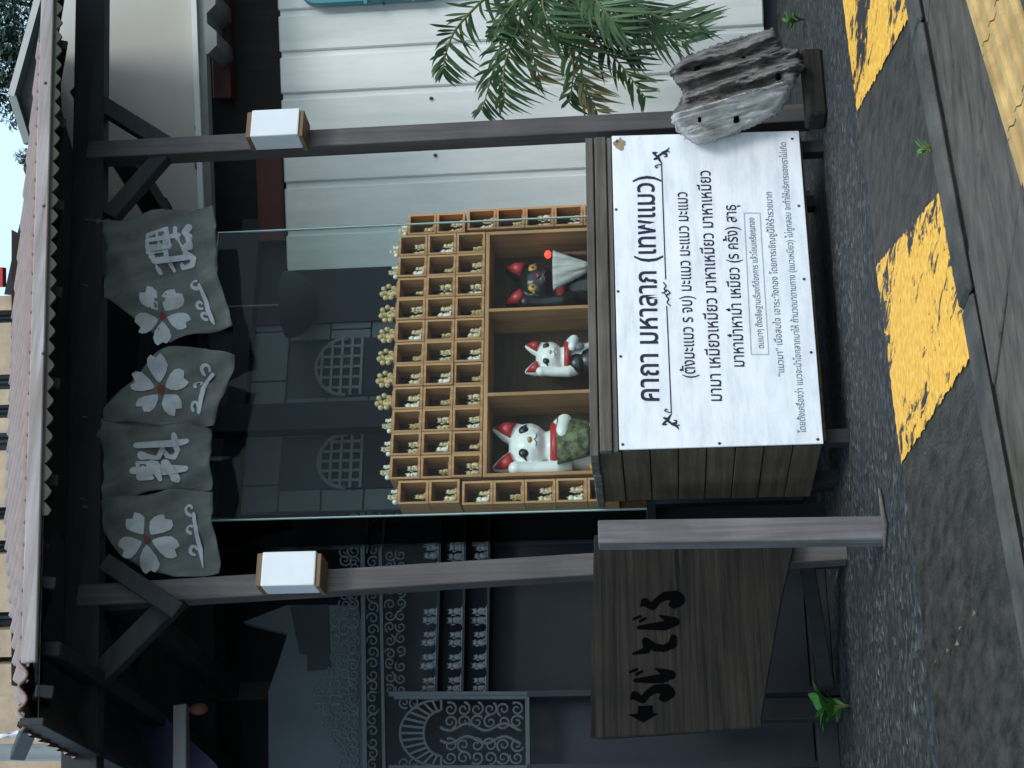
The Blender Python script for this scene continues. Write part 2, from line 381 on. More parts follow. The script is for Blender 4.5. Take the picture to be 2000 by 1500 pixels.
# kerb between the strip and the stone pavement
kd = -0.16
mb = MB()
s = -6.0
kerb = None
mb0 = MB(); mb0.hexa([(-6, NE(-6) - .17, -.05), (7, NE(7) - .17, -.05), (7, NE(7) - .004, -.05), (-6, NE(-6) - .004, -.05), (-6, NE(-6) - .17, .006), (7, NE(7) - .17, .006), (7, NE(7) - .004, .006), (-6, NE(-6) - .004, .006)])
kerb = solo('kerb_bed', mb0, M['band'], (0, NE(0), 0), kind='structure')
while s < 6:
    ln = 0.95
    k = MB(); a, b2 = s + .004, s + ln - .004
    h = .028 + random.uniform(-.004, .004)
    k.hexa([(a, NE(a) - .15, .006), (b2, NE(b2) - .15, .006), (b2, NE(b2) - .02, .006), (a, NE(a) - .02, .006), (a, NE(a) - .15, h), (b2, NE(b2) - .15, h), (b2, NE(b2) - .025, h), (a, NE(a) - .025, h)])
    part('kerb_stone', k, M['kerb'], kerb, bevel=.01); s += ln
pav = sheet('pavement', [(-6, NE(-6) - 4), (7, NE(7) - 4), (7, NE(7) - .17), (-6, NE(-6) - .17)], 0.003, M['band'])
t1, t2 = G(1500, 1900), G(1170, 2000)
TE = lambda s: line(t1, t2, s)
tw = .30
j = 0
sk = -0.55
s = -2.2
while s < 2.2:                                   # stone slabs with skewed joints, in two courses
    for c in range(2):
        a = s + (.13 if c else 0); b2 = a + .40
        def yy(x, c): 
            top = NE(x) - .18; bot = TE(x) + .012; mid = (top + bot) / 2
            return ((mid + .006, top), (bot, mid - .006))[c]
        k = MB(); h = .016 + random.uniform(-.004, .004)
        x = [(a + .005), (b2 - .005)]
        lo = [yy(x[0], c)[0], yy(x[1], c)[0]]; hi = [yy(x[0], c)[1], yy(x[1], c)[1]]
        if hi[0] - lo[0] < .05 or hi[1] - lo[1] < .05: continue
        o = [(hi[i] - lo[i]) * sk for i in (0, 1)]
        k.hexa([(x[0] - o[0], lo[0], .003), (x[1] - o[1], lo[1], .003), (x[1], hi[1], .003), (x[0], hi[0], .003), (x[0] - o[0], lo[0], h), (x[1] - o[1], lo[1], h), (x[1], hi[1], h), (x[0], hi[0], h)])
        part('stone_slab', k, M['paver'], pav, bevel=.004)
    s += .40
s = -2.0
while s < 2.0:                                   # ochre guiding tiles with raised bars
    a, b2 = s + .003, s + .297
    k = MB(); k.hexa([(a, TE(a) - tw, .003), (b2, TE(b2) - tw, .003), (b2, TE(b2), .003), (a, TE(a), .003), (a, TE(a) - tw, .016), (b2, TE(b2) - tw, .016), (b2, TE(b2), .016), (a, TE(a), .016)])
    tl = part('guiding_tile', k, M['tactile'], pav)
    for i in range(4):
        o0 = -.03 - i * .075
        r = MB(); r.hexa([(a, TE(a) + o0 - .034, .016), (b2, TE(b2) + o0 - .034, .016), (b2, TE(b2) + o0, .016), (a, TE(a) + o0, .016), (a, TE(a) + o0 - .028, .024), (b2, TE(b2) + o0 - .028, .024), (b2, TE(b2) + o0 - .006, .024), (a, TE(a) + o0 - .006, .024)])
        part('raised_bar', r, M['tactile'], tl)
    s += .30
# near slabs beyond the tiles
s = -2.0
while s < 2.0:
    for c in range(3):
        a, b2 = s + .004 + (c % 2) * .15, s + .396 + (c % 2) * .15; o0 = -tw - .01 - c * .3
        k = MB(); k.hexa([(a, TE(a) + o0 - .29, .003), (b2, TE(b2) + o0 - .29, .003), (b2, TE(b2) + o0, .003), (a, TE(a) + o0, .003), (a, TE(a) + o0 - .29, .016), (b2, TE(b2) + o0 - .29, .016), (b2, TE(b2) + o0, .016), (a, TE(a) + o0, .016)])
        part('stone_slab', k, M['paver'], pav, bevel=.004)
    s += .40

# ================================================================== SHELTER (posts, roof)
SH = thing('roadside_shelter', 'open timber shelter with brown posts and hipped corrugated roof over the cat display', 'shelter', (1.1, 0.6, 0))
def post(pb, pt, w=.1, dd=.1, mat='post', parent=SH, name='post', bevel=.004):
    mb = MB(); pb = Vector(pb); pt = Vector(pt)
    mb.hexa([pb + Vector(o) for o in ((-w / 2, 0, 0), (w / 2, 0, 0), (w / 2, dd, 0), (-w / 2, dd, 0))] + [pt + Vector(o) for o in ((-w / 2, 0, 0), (w / 2, 0, 0), (w / 2, dd, 0), (-w / 2, dd, 0))])
    return part(name, mb, M[mat], parent, bevel=bevel)
_f0, _f1 = P(210, 56, -.655), P(1500, 93, -.655)
EZ = lambda s: _f0.z + (_f1.z - _f0.z) / (_f1.x - _f0.x) * (s - _f0.x) + .012           # the eave rises a little to the right
Lb, Lt = Vector((0, 0, 0)), Vector((-.135, 0, 3.42))
Rb, Rt = Vector((2.235, 0, 0)), Vector((2.228, 0, 3.66))
post(Lb, Lt); post(Rb, Rt)
post((-.1, 1.9, 0), (-.15, 1.9, 3.4), mat='darkz'); post((1.6, 1.9, 0), (1.6, 1.9, 3.6), mat='darkz')
def beam(p, q, w, h, mat='dark', name='beam', side=(0, 1, 0), bevel=.004, parent=SH):
    mb = MB(); mb.bar(p, q, w, h, side); return part(name, mb, M[mat], parent, bevel=bevel)
beam((-1.2, .05, EZ(-1.2) + .02), (3.4, .05, EZ(3.4) + .02), .09, .16)
beam((-1.2, 1.95, EZ(-1.2) + .02), (3.4, 1.95, EZ(3.4) + .02), .09, .16)
for s0, z0 in ((-.135, EZ(-.13) - .14), (2.228, EZ(2.2) - .14)):
    beam((s0, .1, z0), (s0, 2.1, z0), .09, .12, side=(1, 0, 0), name='tie_beam')
# y braces
def P0(u, v, d=.05): return P(u, v, d)
beam(P0(1210, 335), P0(1325, 150), .07, .085, name='brace'); beam(P0(1195, 320), P0(1075, 215), .07, .085, name='brace')
beam(P0(335, 350), P0(175, 190), .07, .1, name='brace'); beam(P0(305, 350, -.03), P0(402, 205, -.03), .05, .08, name='brace')
# rafters under the sheet
PIT = math.tan(math.radians(26)); FD = -.62; RD = .75
def RZ(s, d): return EZ(s) + (d - FD) * PIT
for i in range(9):
    s0 = -.7 + i * .45
    beam((s0, FD + .03, RZ(s0, FD + .03) - .07), (s0, RD, RZ(s0, RD) - .07), .05, .07, side=(1, 0, 0), name='rafter')
SL, SR = -.86, 2.52                              # ends of the front slope at the eave
run = RD - FD
def slope(name, fn, mat): pass
def corr(x): return .017 * math.cos(2 * math.pi * x / .098)
mb = MB(); nx = 276
def frontpt(a, b):
    s = SL + a * (SR + .0 - SL); dmax = min(run, (s - SL) * 1.05 + .001, (SR - s) * 1.6 + .001)
    t = b * dmax; return Vector((s, FD + t, RZ(s, FD + t) + .03 + corr(s)))
mb.grid(nx, 7, frontpt, 0, True)
rf = part('roof_sheet', mb, M['roof'], SH, fix=False); so_ = rf.modifiers.new('thick', 'SOLIDIFY'); so_.thickness = .012
mb = MB()
def leftpt(a, b):                                # left hip slope
    d = FD + a * 2 * run; t = b * min(run, (d - FD), (FD + 2 * run - d)) * .95
    return Vector((SL + t, d, RZ(SL, FD) + t * PIT + .03 + .017 * math.cos(2 * math.pi * d / .098)))
mb.grid(120, 5, leftpt); part('roof_sheet', mb, M['roof'], SH, fix=False)
mb = MB(); mb.grid(30, 5, lambda a, b: leftpt(a, b) + Vector((.02, 0, -.06))); part('soffit_boards', mb, M['dark'], SH, fix=False)
mb = MB()
mb.grid(40, 4, lambda a, b: Vector((SL + .5 + a * (SR - SL - .8), RD + (1 - b) * run, RZ(SL + a * (SR - SL), RD) - (1 - b) * run * PIT + .03)), 0, True)
part('roof_sheet', mb, M['roof'], SH, fix=False)
mb = MB(); mb.grid(10, 4, lambda a, b: Vector((SL + .5 + a * (SR - SL - .8), RD + (1 - b) * run, RZ(SL + a * (SR - SL), RD) - (1 - b) * run * PIT - .03)), 0, True)
part('soffit_boards', mb, M['dark'], SH, fix=False)
mb = MB()                                         # boarded soffit
mb.add([(SL + .02, FD + .02, EZ(SL) - .035), (3.45, FD + .02, EZ(3.45) - .035), (3.45, RD, RZ(3.45, RD) - .05), (SL + 1.2, RD, RZ(SL + 1.2, RD) - .05)], [(0, 1, 2, 3)])
mb.add([(SL + .02, FD + .03, EZ(SL) - .036), (SL + 1.2, RD, RZ(SL + 1.2, RD) - .051), (SL + .02, 2.5, EZ(SL) - .036)], [(0, 1, 2)])
mb.add([(SL + 1.2, RD + .01, RZ(SL + 1.2, RD) - .052), (3.45, RD + .01, RZ(3.45, RD) - .052), (3.45, 2.5, EZ(3.45) - .04), (SL + .02, 2.5, EZ(SL) - .04)], [(0, 1, 2, 3)])
part('soffit_boards', mb, M['dark'], SH, fix=False)
# fascia board and scalloped sheet edge under it
mb = MB(); mb.bar((-.60, FD - .035, EZ(-.60) - .015), (3.5, FD - .035, EZ(3.5) - .015), .025, .062, (0, 1, 0))
part('fascia_board', mb, M['fascia'], SH, bevel=.004)
mb = MB(); n = 330
def scal(i):
    s = .02 + i * (3.45 / n); ph = (s / .083) % 1
    return s, EZ(s) - .052 - .036 * (1 - abs(2 * ph - 1)) ** .7
vsx = []; fsx = []
for i in range(n + 1):
    s, z = scal(i); yo = FD - .03
    vsx += [(s, yo, EZ(s) - .04), (s, yo, z), (s, yo + .010, EZ(s) - .03), (s, yo + .010, z)]
for i in range(n):
    a = i * 4; fsx += [(a, a + 1, a + 5, a + 4), (a + 1, a + 3, a + 7, a + 5), (a + 3, a + 2, a + 6, a + 7)]
mb.add(vsx, fsx, 0, False); part('scalloped_sheet_edge', mb, M['scallop'], SH, fix=False)
# nails in the fascia
for u, v in ((1338, 88), (1098, 85), (810, 84)):
    p = P(u, v, FD - .05); mb = MB(); mb.ell(p, (.008, .004, .008), nu=8, nv=5); part('nail', mb, M['screw'], SH)
# timber plate on the left eave
beam((SL + .03, FD - .02, EZ(SL) - .02), (SL + .03, 2.5, EZ(SL) - .02), .03, .1, name='fascia_board', side=(1, 0, 0), mat='dark')
beam((SL + .35, FD + .1, EZ(SL) + .0), (SL + .35, 2.4, EZ(SL) + .0), .06, .1, name='purlin', side=(1, 0, 0))

# small gable roof behind on the right
GR = thing('gable_roof', 'dark gable end with pale metal edging rising behind the right end of the shelter roof', 'roof', WY(1400, 120, 9.2))
pk, gr, gl_ = WY(1306, 33, 9.2), WY(1560, 103, 9.2), WY(1215, 62, 9.2)
mb = MB(); mb.prism([pk, gr, gr + Vector((0, 0, -.5)), gl_ + Vector((0, 0, -.5)), gl_], (0, .05, 0)); part('gable_board', mb, M['dark'], GR)
for a, b2 in ((pk, gr), (gl_, pk)):
    mb = MB(); mb.bar(a + Vector((0, -.03, .01)), b2 + Vector((0, -.03, .01)), .06, .045, (0, 1, 0)); part('metal_edging', mb, M['metal'], GR)
for sx in (gr.x,):
    mb = MB(); mb.box(sx - .05, sx + .05, pk.y + .01, pk.y + .09, 0, 3.9); part('post', mb, M['darkz'], GR)

# ---------------------------------------------------------------- lamps on the posts
def lamp(pix, d, label):
    (u0, v0), (u1, v1) = pix
    a, b2 = P(u0, v0, d), P(u1, v1, d); cs = (a.x + b2.x) / 2; z0, z1 = b2.z, a.z
    t = thing('wall_lamp', label, 'lamp', (cs, d, z0), 'white box lamps on the shelter posts')
    wd = .155
    mb = MB(); mb.box(cs - wd / 2, cs + wd / 2, d, d + .13, z0 + .03, z1 - .03); part('shade', mb, M['lamp'], t, bevel=.006, seg=2)
    mb = MB(); mb.box(cs - wd / 2 + .004, cs + wd / 2 - .002, d + .012, d + .15, z1 - .03, z1 - .004); part('top_plate', mb, M['lampwood'], t, bevel=.003)
    mb = MB(); mb.box(cs - wd / 2 - .004, cs + wd / 2 - .01, d + .01, d + .15, z0 + .008, z0 + .03); part('bottom_plate', mb, M['lampwood'], t, bevel=.003)
lamp(((1299, 482), (1224, 592)), -.14, 'white box lamp with wooden plates on the right shelter post')
lamp(((425, 500), (355, 627)), -.14, 'white box lamp with wooden plates on the left shelter post')

# ================================================================== NOREN BANNERS
def noren(outline, pins, label, prints, seed, d0=.02):
    """outline: list of pixel points (upright); cloth filled as a fine grid clipped to it"""
    pts = [P(u, v, d0) for u, v in outline]
    cx = sum(p.x for p in pts) / len(pts); zt = max(p.z for p in pts)
    def dep(s, z):
        return d0 + .026 * math.sin(s * 23 + z * 5 + seed) * (.4 + .6 * (zt - z)) + .02 * math.sin(z * 17 - s * 15 + seed * 2) + .012 * math.sin(s * 47 + z * 21 + seed) + .01 * noise.noise((s * 6, z * 6, seed))
    bm = bmesh.new()
    vs_ = [bm.verts.new((p.x, d0, p.z)) for p in pts]
    bm.faces.new(vs_)
    bmesh.ops.triangulate(bm, faces=bm.faces)
    for _ in range(5):
        es = [e for e in bm.edges if e.calc_length() > .028]
        if not es: break
        bmesh.ops.subdivide_edges(bm, edges=es, cuts=1); bmesh.ops.triangulate(bm, faces=[f for f in bm.faces if len(f.verts) > 3])
    for v in bm.verts: v.co.y = dep(v.co.x, v.co.z)
    me = bpy.data.meshes.new('cloth'); org = Vector((cx, d0, zt))
    for v in bm.verts: v.co -= org
    bmesh.ops.recalc_face_normals(bm, faces=bm.faces)
    for f in bm.faces: f.smooth = True
    bm.to_mesh(me); bm.free(); me.materials.append(M['cloth'])
    t = thing('noren_banner', label, 'banner', org, 'grey cloth banners hung under the shelter eave')
    o = bpy.data.objects.new('cloth', me); COL.objects.link(o); o.parent = t
    th = o.modifiers.new('thick', 'SOLIDIFY'); th.thickness = .003; th.offset = 1
    for nm, polys, mat in prints:
        mb = MB()
        for ip, po in enumerate(polys):
            q = [P(u, v, d0) for u, v in po]
            c = sum(q, Vector()) / len(q)
            # fan with inner rings so that the print follows the folds
            rings = [q, [c.lerp(x, .5) for x in q]]
            V = []
            for r in rings: V += [(x.x, dep(x.x, x.z) - .006 - .0002 * ip, x.z) for x in r]
            V.append((c.x, dep(c.x, c.z) - .006 - .0002 * ip, c.z)); n = len(q); fs = []
            for i in range(n):
                j = (i + 1) % n; fs += [(i, j, n + j, n + i), (n + i, n + j, 2 * n)]
            mb.add(V, fs, 0, True)
        part(nm, mb, M[mat], t, fix=False)
    for u, v in pins:
        e = P(u, v, d0); top = Vector((e.x + .005, .0, max(e.z + .05, EZ(e.x) - .06)))
        mb = MB(); mb.tube([e + Vector((0, 0, -.02)), top], .006, 6); part('tie_cord', mb, M['cloth'], t)
    return t
def ph2up(pts): return [(1500 - y, x) for x, y in pts]
def flower(cx, cy, r, rot, ecc=1.0):                  # in photo pixels
    pet = []
    for k in range(5):
        a = rot + k * 2 * math.pi / 5; ca, sa = math.cos(a), math.sin(a); loc = []
        for t, w_ in ((.2, 0.02), (.3, .12), (.5, .26), (.7, .33), (.86, .29), (.97, .17)): loc.append((t, w_))
        pl = [(x, y) for x, y in loc] + [(.86, 0)] + [(x, -y) for x, y in reversed(loc)]
        pet.append([(cx + r * (x * ca - y * sa) * ecc, cy + r * (x * sa + y * ca)) for x, y in pl])
    ctr = [(cx + r * .13 * math.cos(i * .785), cy + r * .13 * math.sin(i * .785)) for i in range(8)]
    return pet, [ctr]
def capsule(p, q, w0, w1=None, n=5):
    w1 = w1 or w0; dx, dy = q[0] - p[0], q[1] - p[1]; a = math.atan2(dy, dx); out = []
    for i in range(n + 1): t = a + math.pi / 2 + math.pi * i / n; out.append((p[0] + w0 * math.cos(t), p[1] + w0 * math.sin(t)))
    for i in range(n + 1): t = a - math.pi / 2 + math.pi * i / n; out.append((q[0] + w1 * math.cos(t), q[1] + w1 * math.sin(t)))
    return out
def stroke(pts, w):
    if not hasattr(w, '__len__'): w = [w] * len(pts)
    return [capsule(pts[i], pts[i + 1], w[i], w[i + 1]) for i in range(len(pts) - 1)]
def swirl(cx, cy, r, ang=0, tail=None, w=3.2):
    pts = []
    for i in range(10):
        t = i / 9; a = ang + t * 4.4; rr = r * (1 - .62 * t); pts.append((cx + rr * math.cos(a), cy + rr * math.sin(a)))
    out = stroke(pts, [w * (1 - .3 * i / 9) for i in range(10)])
    if tail: out += stroke([pts[0]] + tail, [w] + [w * .9] * (len(tail) - 1) + [w * .35])
    return out
up = lambda polys: [ph2up(p) for p in polys]
# glyphs traced as strokes in photo pixels
def z1c(x, y): return (160 + x * 320 / 1500, 380 + y * 320 / 1500)
def z2c(x, y): return (160 + x * 320 / 1500, 680 + y * 320 / 1500)
g1 = []
for pl, w_ in (([(590, 350), (790, 345)], 5), ([(590, 350), (600, 480)], 5), ([(790, 345), (815, 500)], 5), ([(600, 420), (900, 400)], 5),
               ([(690, 350), (715, 490)], 4.5), ([(605, 485), (820, 490)], 5), ([(600, 515), (760, 515)], 4.5), ([(770, 410), (775, 560)], 5),
               ([(630, 550), (700, 690)], [6, 4]), ([(660, 600), (1000, 575)], 6), ([(780, 580), (835, 680)], [5, 3]), ([(875, 340), (870, 410)], 4),
               ([(985, 305), (955, 370), (1000, 420), (1005, 500), (960, 520)], [6, 6, 7, 6, 4]), ([(880, 410), (960, 555), (1030, 600), (1020, 660), (930, 672), (905, 630)], [4, 5, 6, 6, 5, 4])):
    g1 += stroke([z1c(*p) for p in pl], w_)
g2 = []
for pl, w_ in (([(505, 890), (860, 860), (955, 855)], [7, 6, 6]), ([(850, 810), (830, 860), (880, 940), (850, 1000), (780, 985), (725, 910)], [6, 5, 6, 6, 5, 4]),
               ([(720, 900), (690, 1000), (600, 985), (550, 985)], [5, 6, 6, 9]), ([(520, 1060), (690, 1060)], 4.5), ([(520, 1060), (540, 1110)], 4), ([(495, 1150), (760, 1120), (955, 1110)], [7, 10, 6]),
               ([(640, 1060), (650, 1130)], 8), ([(680, 1090), (730, 1220)], [10, 4]), ([(770, 1060), (870, 1200)], [8, 8]), ([(540, 1205), (650, 1200)], 5), ([(590, 1130), (595, 1200)], 5), ([(860, 1120), (850, 1200)], 7)):
    g2 += stroke([z2c(*p) for p in pl], w_)
f1, c1 = flower(317, 617, 58, math.radians(90), 1.0); f2, c2 = flower(311, 757, 60, math.radians(-20)); f3, c3 = flower(291, 1057, 62, math.radians(90))
sw1 = swirl(383, 556, 11, 1.2) + swirl(388, 590, 9, 1.2) + swirl(398, 612, 8, 1.2) + stroke([(392, 562), (400, 585), (404, 602), (412, 622), (421, 637)], [3, 4.5, 4.5, 4, 1])
sw2 = swirl(402, 718, 11, 2.2) + swirl(393, 755, 10, 2.2) + swirl(385, 796, 10, 2.2) + stroke([(411, 725), (405, 745), (402, 765), (396, 785), (391, 808)], [3.5, 4.5, 4, 4.5, 4])
sw3 = swirl(372, 995, 11, 1.6) + swirl(374, 1033, 10, 1.6) + swirl(377, 1070, 11, 1.6) + stroke([(379, 1005), (383, 1025), (386, 1045), (388, 1070), (394, 1105)], [3.5, 4.5, 4, 5, 1])
noren([(1066, 186), (1058, 240), (1076, 300), (1090, 360), (1101, 415), (1060, 421), (985, 424), (955, 430), (900, 445), (863, 456), (845, 410), (828, 335), (850, 300), (900, 235), (938, 175), (946, 195), (975, 205), (1010, 211), (1040, 205)],
      [(1066, 190), (939, 180)], 'grey cloth banner with one flower and a white character, hanging beside the right post',
      [('character_print', up(g1), 'print'), ('flower_print', up(f1), 'print'), ('flower_centre', up(c1), 'printred'), ('swirl_print', up(sw1), 'print')], 1.0)
noren([(822, 330), (820, 400), (805, 459), (760, 445), (700, 428), (672, 415), (670, 330), (672, 250), (680, 180), (700, 200), (740, 235), (780, 280)],
      [(680, 184)], 'grey cloth banner showing only a big white flower and swirls, second from the right post',
      [('flower_print', up(f2), 'print'), ('flower_centre', up(c2), 'printred'), ('swirl_print', up(sw2), 'print')], 2.4, .03)
noren([(681, 182), (668, 260), (669, 340), (668, 409), (620, 414), (560, 414), (545, 411), (543, 330), (532, 250), (520, 178), (560, 181), (620, 184), (655, 186)],
      [(520, 182)], 'grey cloth banner with a large white character, no flower, third from the right post', [('character_print', up(g2), 'print')], 3.7, .036)
noren([(518, 180), (530, 250), (541, 330), (542, 414), (480, 418), (420, 426), (380, 428), (374, 400), (372, 340), (395, 270), (420, 230), (470, 195)],
      [(505, 186)], 'grey cloth banner with a white flower and swirls, hanging beside the left post',
      [('flower_print', up(f3), 'print'), ('flower_centre', up(c3), 'printred'), ('swirl_print', up(sw3), 'print')], 5.1, .03)

# ================================================================== SIGN BOX + SIGNBOARD
SD = -.45
TL, TR, BR, BL = P(620, 1210, SD), P(1232, 1195, SD), P(1242, 1560, SD), P(632, 1608, SD)
bx0, bx1 = .312, 1.85
BXB = .20
box = thing('wooden_box', 'weathered grey timber box carrying the white signboard in front of the cat shelf', 'box', (1.08, -.13, 0))
zt = P(620, 1158, SD).z + .012
for i, (za, zb) in enumerate(zip([.12 + k * .119 for k in range(8)], [.12 + k * .119 + .115 for k in range(8)])):
    for sx in (bx0, bx1 - .022):
        mb = MB(); j = random.uniform(-.002, .002); mb.box(sx + j, sx + .022 + j, SD + .03, BXB, za, zb); part('plank', mb, M['plank'], box, bevel=.003)
mb = MB(); mb.box(bx0 + .03, bx1 - .03, SD + .03, SD + .055, .1, zt - .04); part('front_panel', mb, M['plank'], box)
mb = MB(); mb.box(bx0 + .03, bx1 - .03, BXB - .03, BXB, .1, zt - .04); part('back_panel', mb, M['plank'], box)
for sx in (bx0 + .025, bx1 - .09):
    for dy in (SD + .06, BXB - .1):
        mb = MB(); mb.box(sx, sx + .06, dy, dy + .06, 0, zt - .04); part('leg', mb, M['darkz'], box)
caps = [(SD + .012, SD + .075, 0), (SD + .08, SD + .25, .002), (SD + .256, SD + .42, -.001), (SD + .426, BXB + .02, .001)]
for a, b2, o in caps:
    mb = MB(); mb.box(bx0 - .02, bx1 + .015, a, b2, zt - .036 + o, zt + o); part('top_board', mb, M['capwood'], box, bevel=.004)
for za, zb, yo in ((TL.z + .003, TL.z + .026, .002), (TL.z + .029, zt - .042, -.008)):
    mb = MB(); mb.box(bx0 - .008, bx1 + .004, SD + yo, SD + .03, za, zb); part('trim_strip', mb, M['capwood'], box, bevel=.004)
# signboard
sg = thing('signboard', 'white signboard with navy Thai prayer text screwed to the front of the timber box', 'sign', ((BL.x + BR.x) / 2, SD - .012, BL.z))
fd = SD - .012
mb = MB(); mb.prism([Vector((p.x, fd, p.z)) for p in (BL, BR, TR, TL)], (0, .01, 0)); part('panel', mb, M['sign'], sg, bevel=.002)
def q2(u, v): 
    p = P(u, v, fd - .002); return Vector((p.x, fd - .002, p.z))
def text_line(body, left, right, hpx, mat, bold=0.0, name='lettering', parent=None, dz=0):
    cu = bpy.data.curves.new('t', 'FONT'); cu.body = body; cu.resolution_u = 2; cu.offset = bold
    to = bpy.data.objects.new('t', cu); COL.objects.link(to); bpy.context.view_layer.update()
    dg = bpy.context.evaluated_depsgraph_get(); me = to.evaluated_get(dg).to_mesh()
    vv = [Vector(v.co) for v in me.vertices]; ff = [tuple(p.vertices) for p in me.polygons]
    to.evaluated_get(dg).to_mesh_clear(); bpy.data.objects.remove(to); bpy.data.curves.remove(cu)
    x0 = min(v.x for v in vv); x1 = max(v.x for v in vv)
    a = q2(*left); b2 = q2(*right); up_ = (q2(left[0], left[1] - hpx) - a) / .56
    # loose pieces that overlap in x belong to one word; a word is one part
    xs_ = sorted((min(vv[i].x for i in f), max(vv[i].x for i in f)) for f in ff)
    words = []; gap = .16
    for lo, hi in xs_:
        if words and lo < words[-1][1] + gap: words[-1][1] = max(words[-1][1], hi)
        else: words.append([lo, hi])
    for lo, hi in words:
        mb = MB(); mb.add([a + (b2 - a) * ((v.x - x0) / (x1 - x0)) + up_ * v.y for v in vv], [f for f in ff if lo - 1e-6 <= vv[f[0]].x <= hi + 1e-6])
        used = sorted({i for f in mb.f for i in f}); ix = {o_: n_ for n_, o_ in enumerate(used)}
        mb.v = [mb.v[i] for i in used]; mb.f = [[ix[i] for i in f] for f in mb.f]
        part(name, mb, M[mat], parent or sg, fix=False)
text_line('คาถา มหาลาภ (เทพแมว)', (717, 1287), (1157, 1277), 35, 'ink', .014)
text_line('(ตั้งมะแมว ร จบ) มะแมว มะแมว มะแมว', (762, 1358), (1125, 1342), 20, 'ink', .008)
text_line('มามา เหมียวเหมียว มาหาเหมียว มาหาเหมียว', (717, 1410), (1167, 1387), 21, 'ink', .008)
text_line('มาหาม่ำหาม่ำ เหมียว (ร ครั้ง) สาธุ', (784, 1454), (1100, 1437), 20, 'ink', .008)
text_line('ตบเบาๆ ตั้งอธิษฐานเรื่องที่ต้องการ แล้วโยนเหรียญทอง', (820, 1492), (1075, 1473), 10, 'inkgrey', .004)
text_line('“แมวมา” เมื่อสมใจ เอาระฆังทอง โดยการเชิญชูนี้ให้ร่ำรวยมาก', (765, 1532), (1125, 1507), 11, 'inkgrey', .004)
text_line('โดยตั้งเครื่องว่า แมวจะนำโชคลาภมาให้ ถ้านวดมาตามทาง (แมวเหมียว) ไม่ถูกลอบ จะทำให้บริการของเราไม่เกิด', (655, 1574), (1222, 1535), 11, 'inkgrey', .004)
def ink(pl, w, mat='ink', name='ornament'):
    mb = MB()
    for po in stroke([(1500 - u, v) for u, v in []], w) if False else []: pass
    for i in range(len(pl) - 1):
        ww = w if not hasattr(w, '__len__') else w[i]
        for cap in [capsule(pl[i], pl[i + 1], ww)]:
            mb.add([q2(u, v) for u, v in cap], [tuple(range(len(cap)))])
    return mb
def addink(lines, mat, name):
    mb = MB()
    for pl, w_ in lines:
        for i in range(len(pl) - 1):
            a, b2 = (w_, w_) if not hasattr(w_, '__len__') else (w_[i], w_[i + 1])
            cap = capsule(pl[i], pl[i + 1], a, b2, 4); mb.add([q2(u, v) + Vector((0, -.00012 * len(mb.f), 0)) for u, v in cap], [tuple(range(len(cap)))])
    part(name, mb, M[mat], sg, fix=False)
addink([([(1178, 1292), (955, 1300)], 1.1)], 'ink', 'rule_line'); addink([([(902, 1302), (695, 1311)], 1.1)], 'ink', 'rule_line')
def zz(x, y): return (1500 - (280 + y * 280 / 1500), 1220 + x * 200 / 1071)     # zoomed photo -> upright
orn = [([zz(388, 210), zz(350, 150), zz(310, 165)], [1, 3, 2]), ([zz(350, 150), zz(300, 100), zz(340, 95)], [2, 2.4, 1]), ([zz(355, 130), zz(390, 105), zz(435, 110), zz(440, 135), zz(415, 140)], [2.4, 2, 2, 1.6, 1]),
       ([zz(390, 100), zz(440, 80), zz(465, 45)], [2, 2.4, .6]), ([zz(440, 80), zz(470, 92)], [1.6, .8]), ([zz(385, 222), zz(345, 225), zz(315, 240), zz(330, 258), zz(345, 248)], 1)]
mir = lambda pl: [(1500 + 372 - u, 1310 - (1293 - v) + 17 - .0) if False else (695 + (1178 - u), v + 19) for u, v in pl]
addink(orn, 'ink', 'scroll_ornament'); addink([(mir(pl), w_) for pl, w_ in orn], 'ink', 'scroll_ornament')
addink([([(948, 1296), (942, 1301), (936, 1297), (930, 1301)], 1.3), ([(910, 1303), (916, 1306), (922, 1301), (926, 1305)], 1.3), ([(928, 1296), (923, 1302), (928, 1309), (934, 1302), (928, 1296)], 1.1), ([(928, 1292), (928, 1296)], 1), ([(903, 1309), (908, 1303)], 1)], 'ink', 'centre_ornament')
addink([([(1084, 1453), (1084, 1484), (808, 1501), (808, 1467), (1084, 1453)], .8)], 'inkpale', 'thin_frame')
mb = MB(); n_ = 22
mb.add([q2(1219 + 13 * random.uniform(.5, 1.1) * math.cos(i * 6.283 / n_) , 1211 + 14 * random.uniform(.6, 1.1) * math.sin(i * 6.283 / n_)) + Vector((0, .0008, 0)) for i in range(n_)], [tuple(range(n_))]); part('rust_stain', mb, M['rust'], sg, fix=False)
for u, v in ((1224, 1205), (1091, 1203), (931, 1207), (804, 1212), (632, 1216), (1229, 1547), (1098, 1560), (955, 1570), (812, 1584), (642, 1597), (634, 1405)):
    p = q2(u, v); mb = MB(); mb.ell(p, (.0065, .004, .0065), nu=8, nv=5); part('screw', mb, M['screw'], sg)

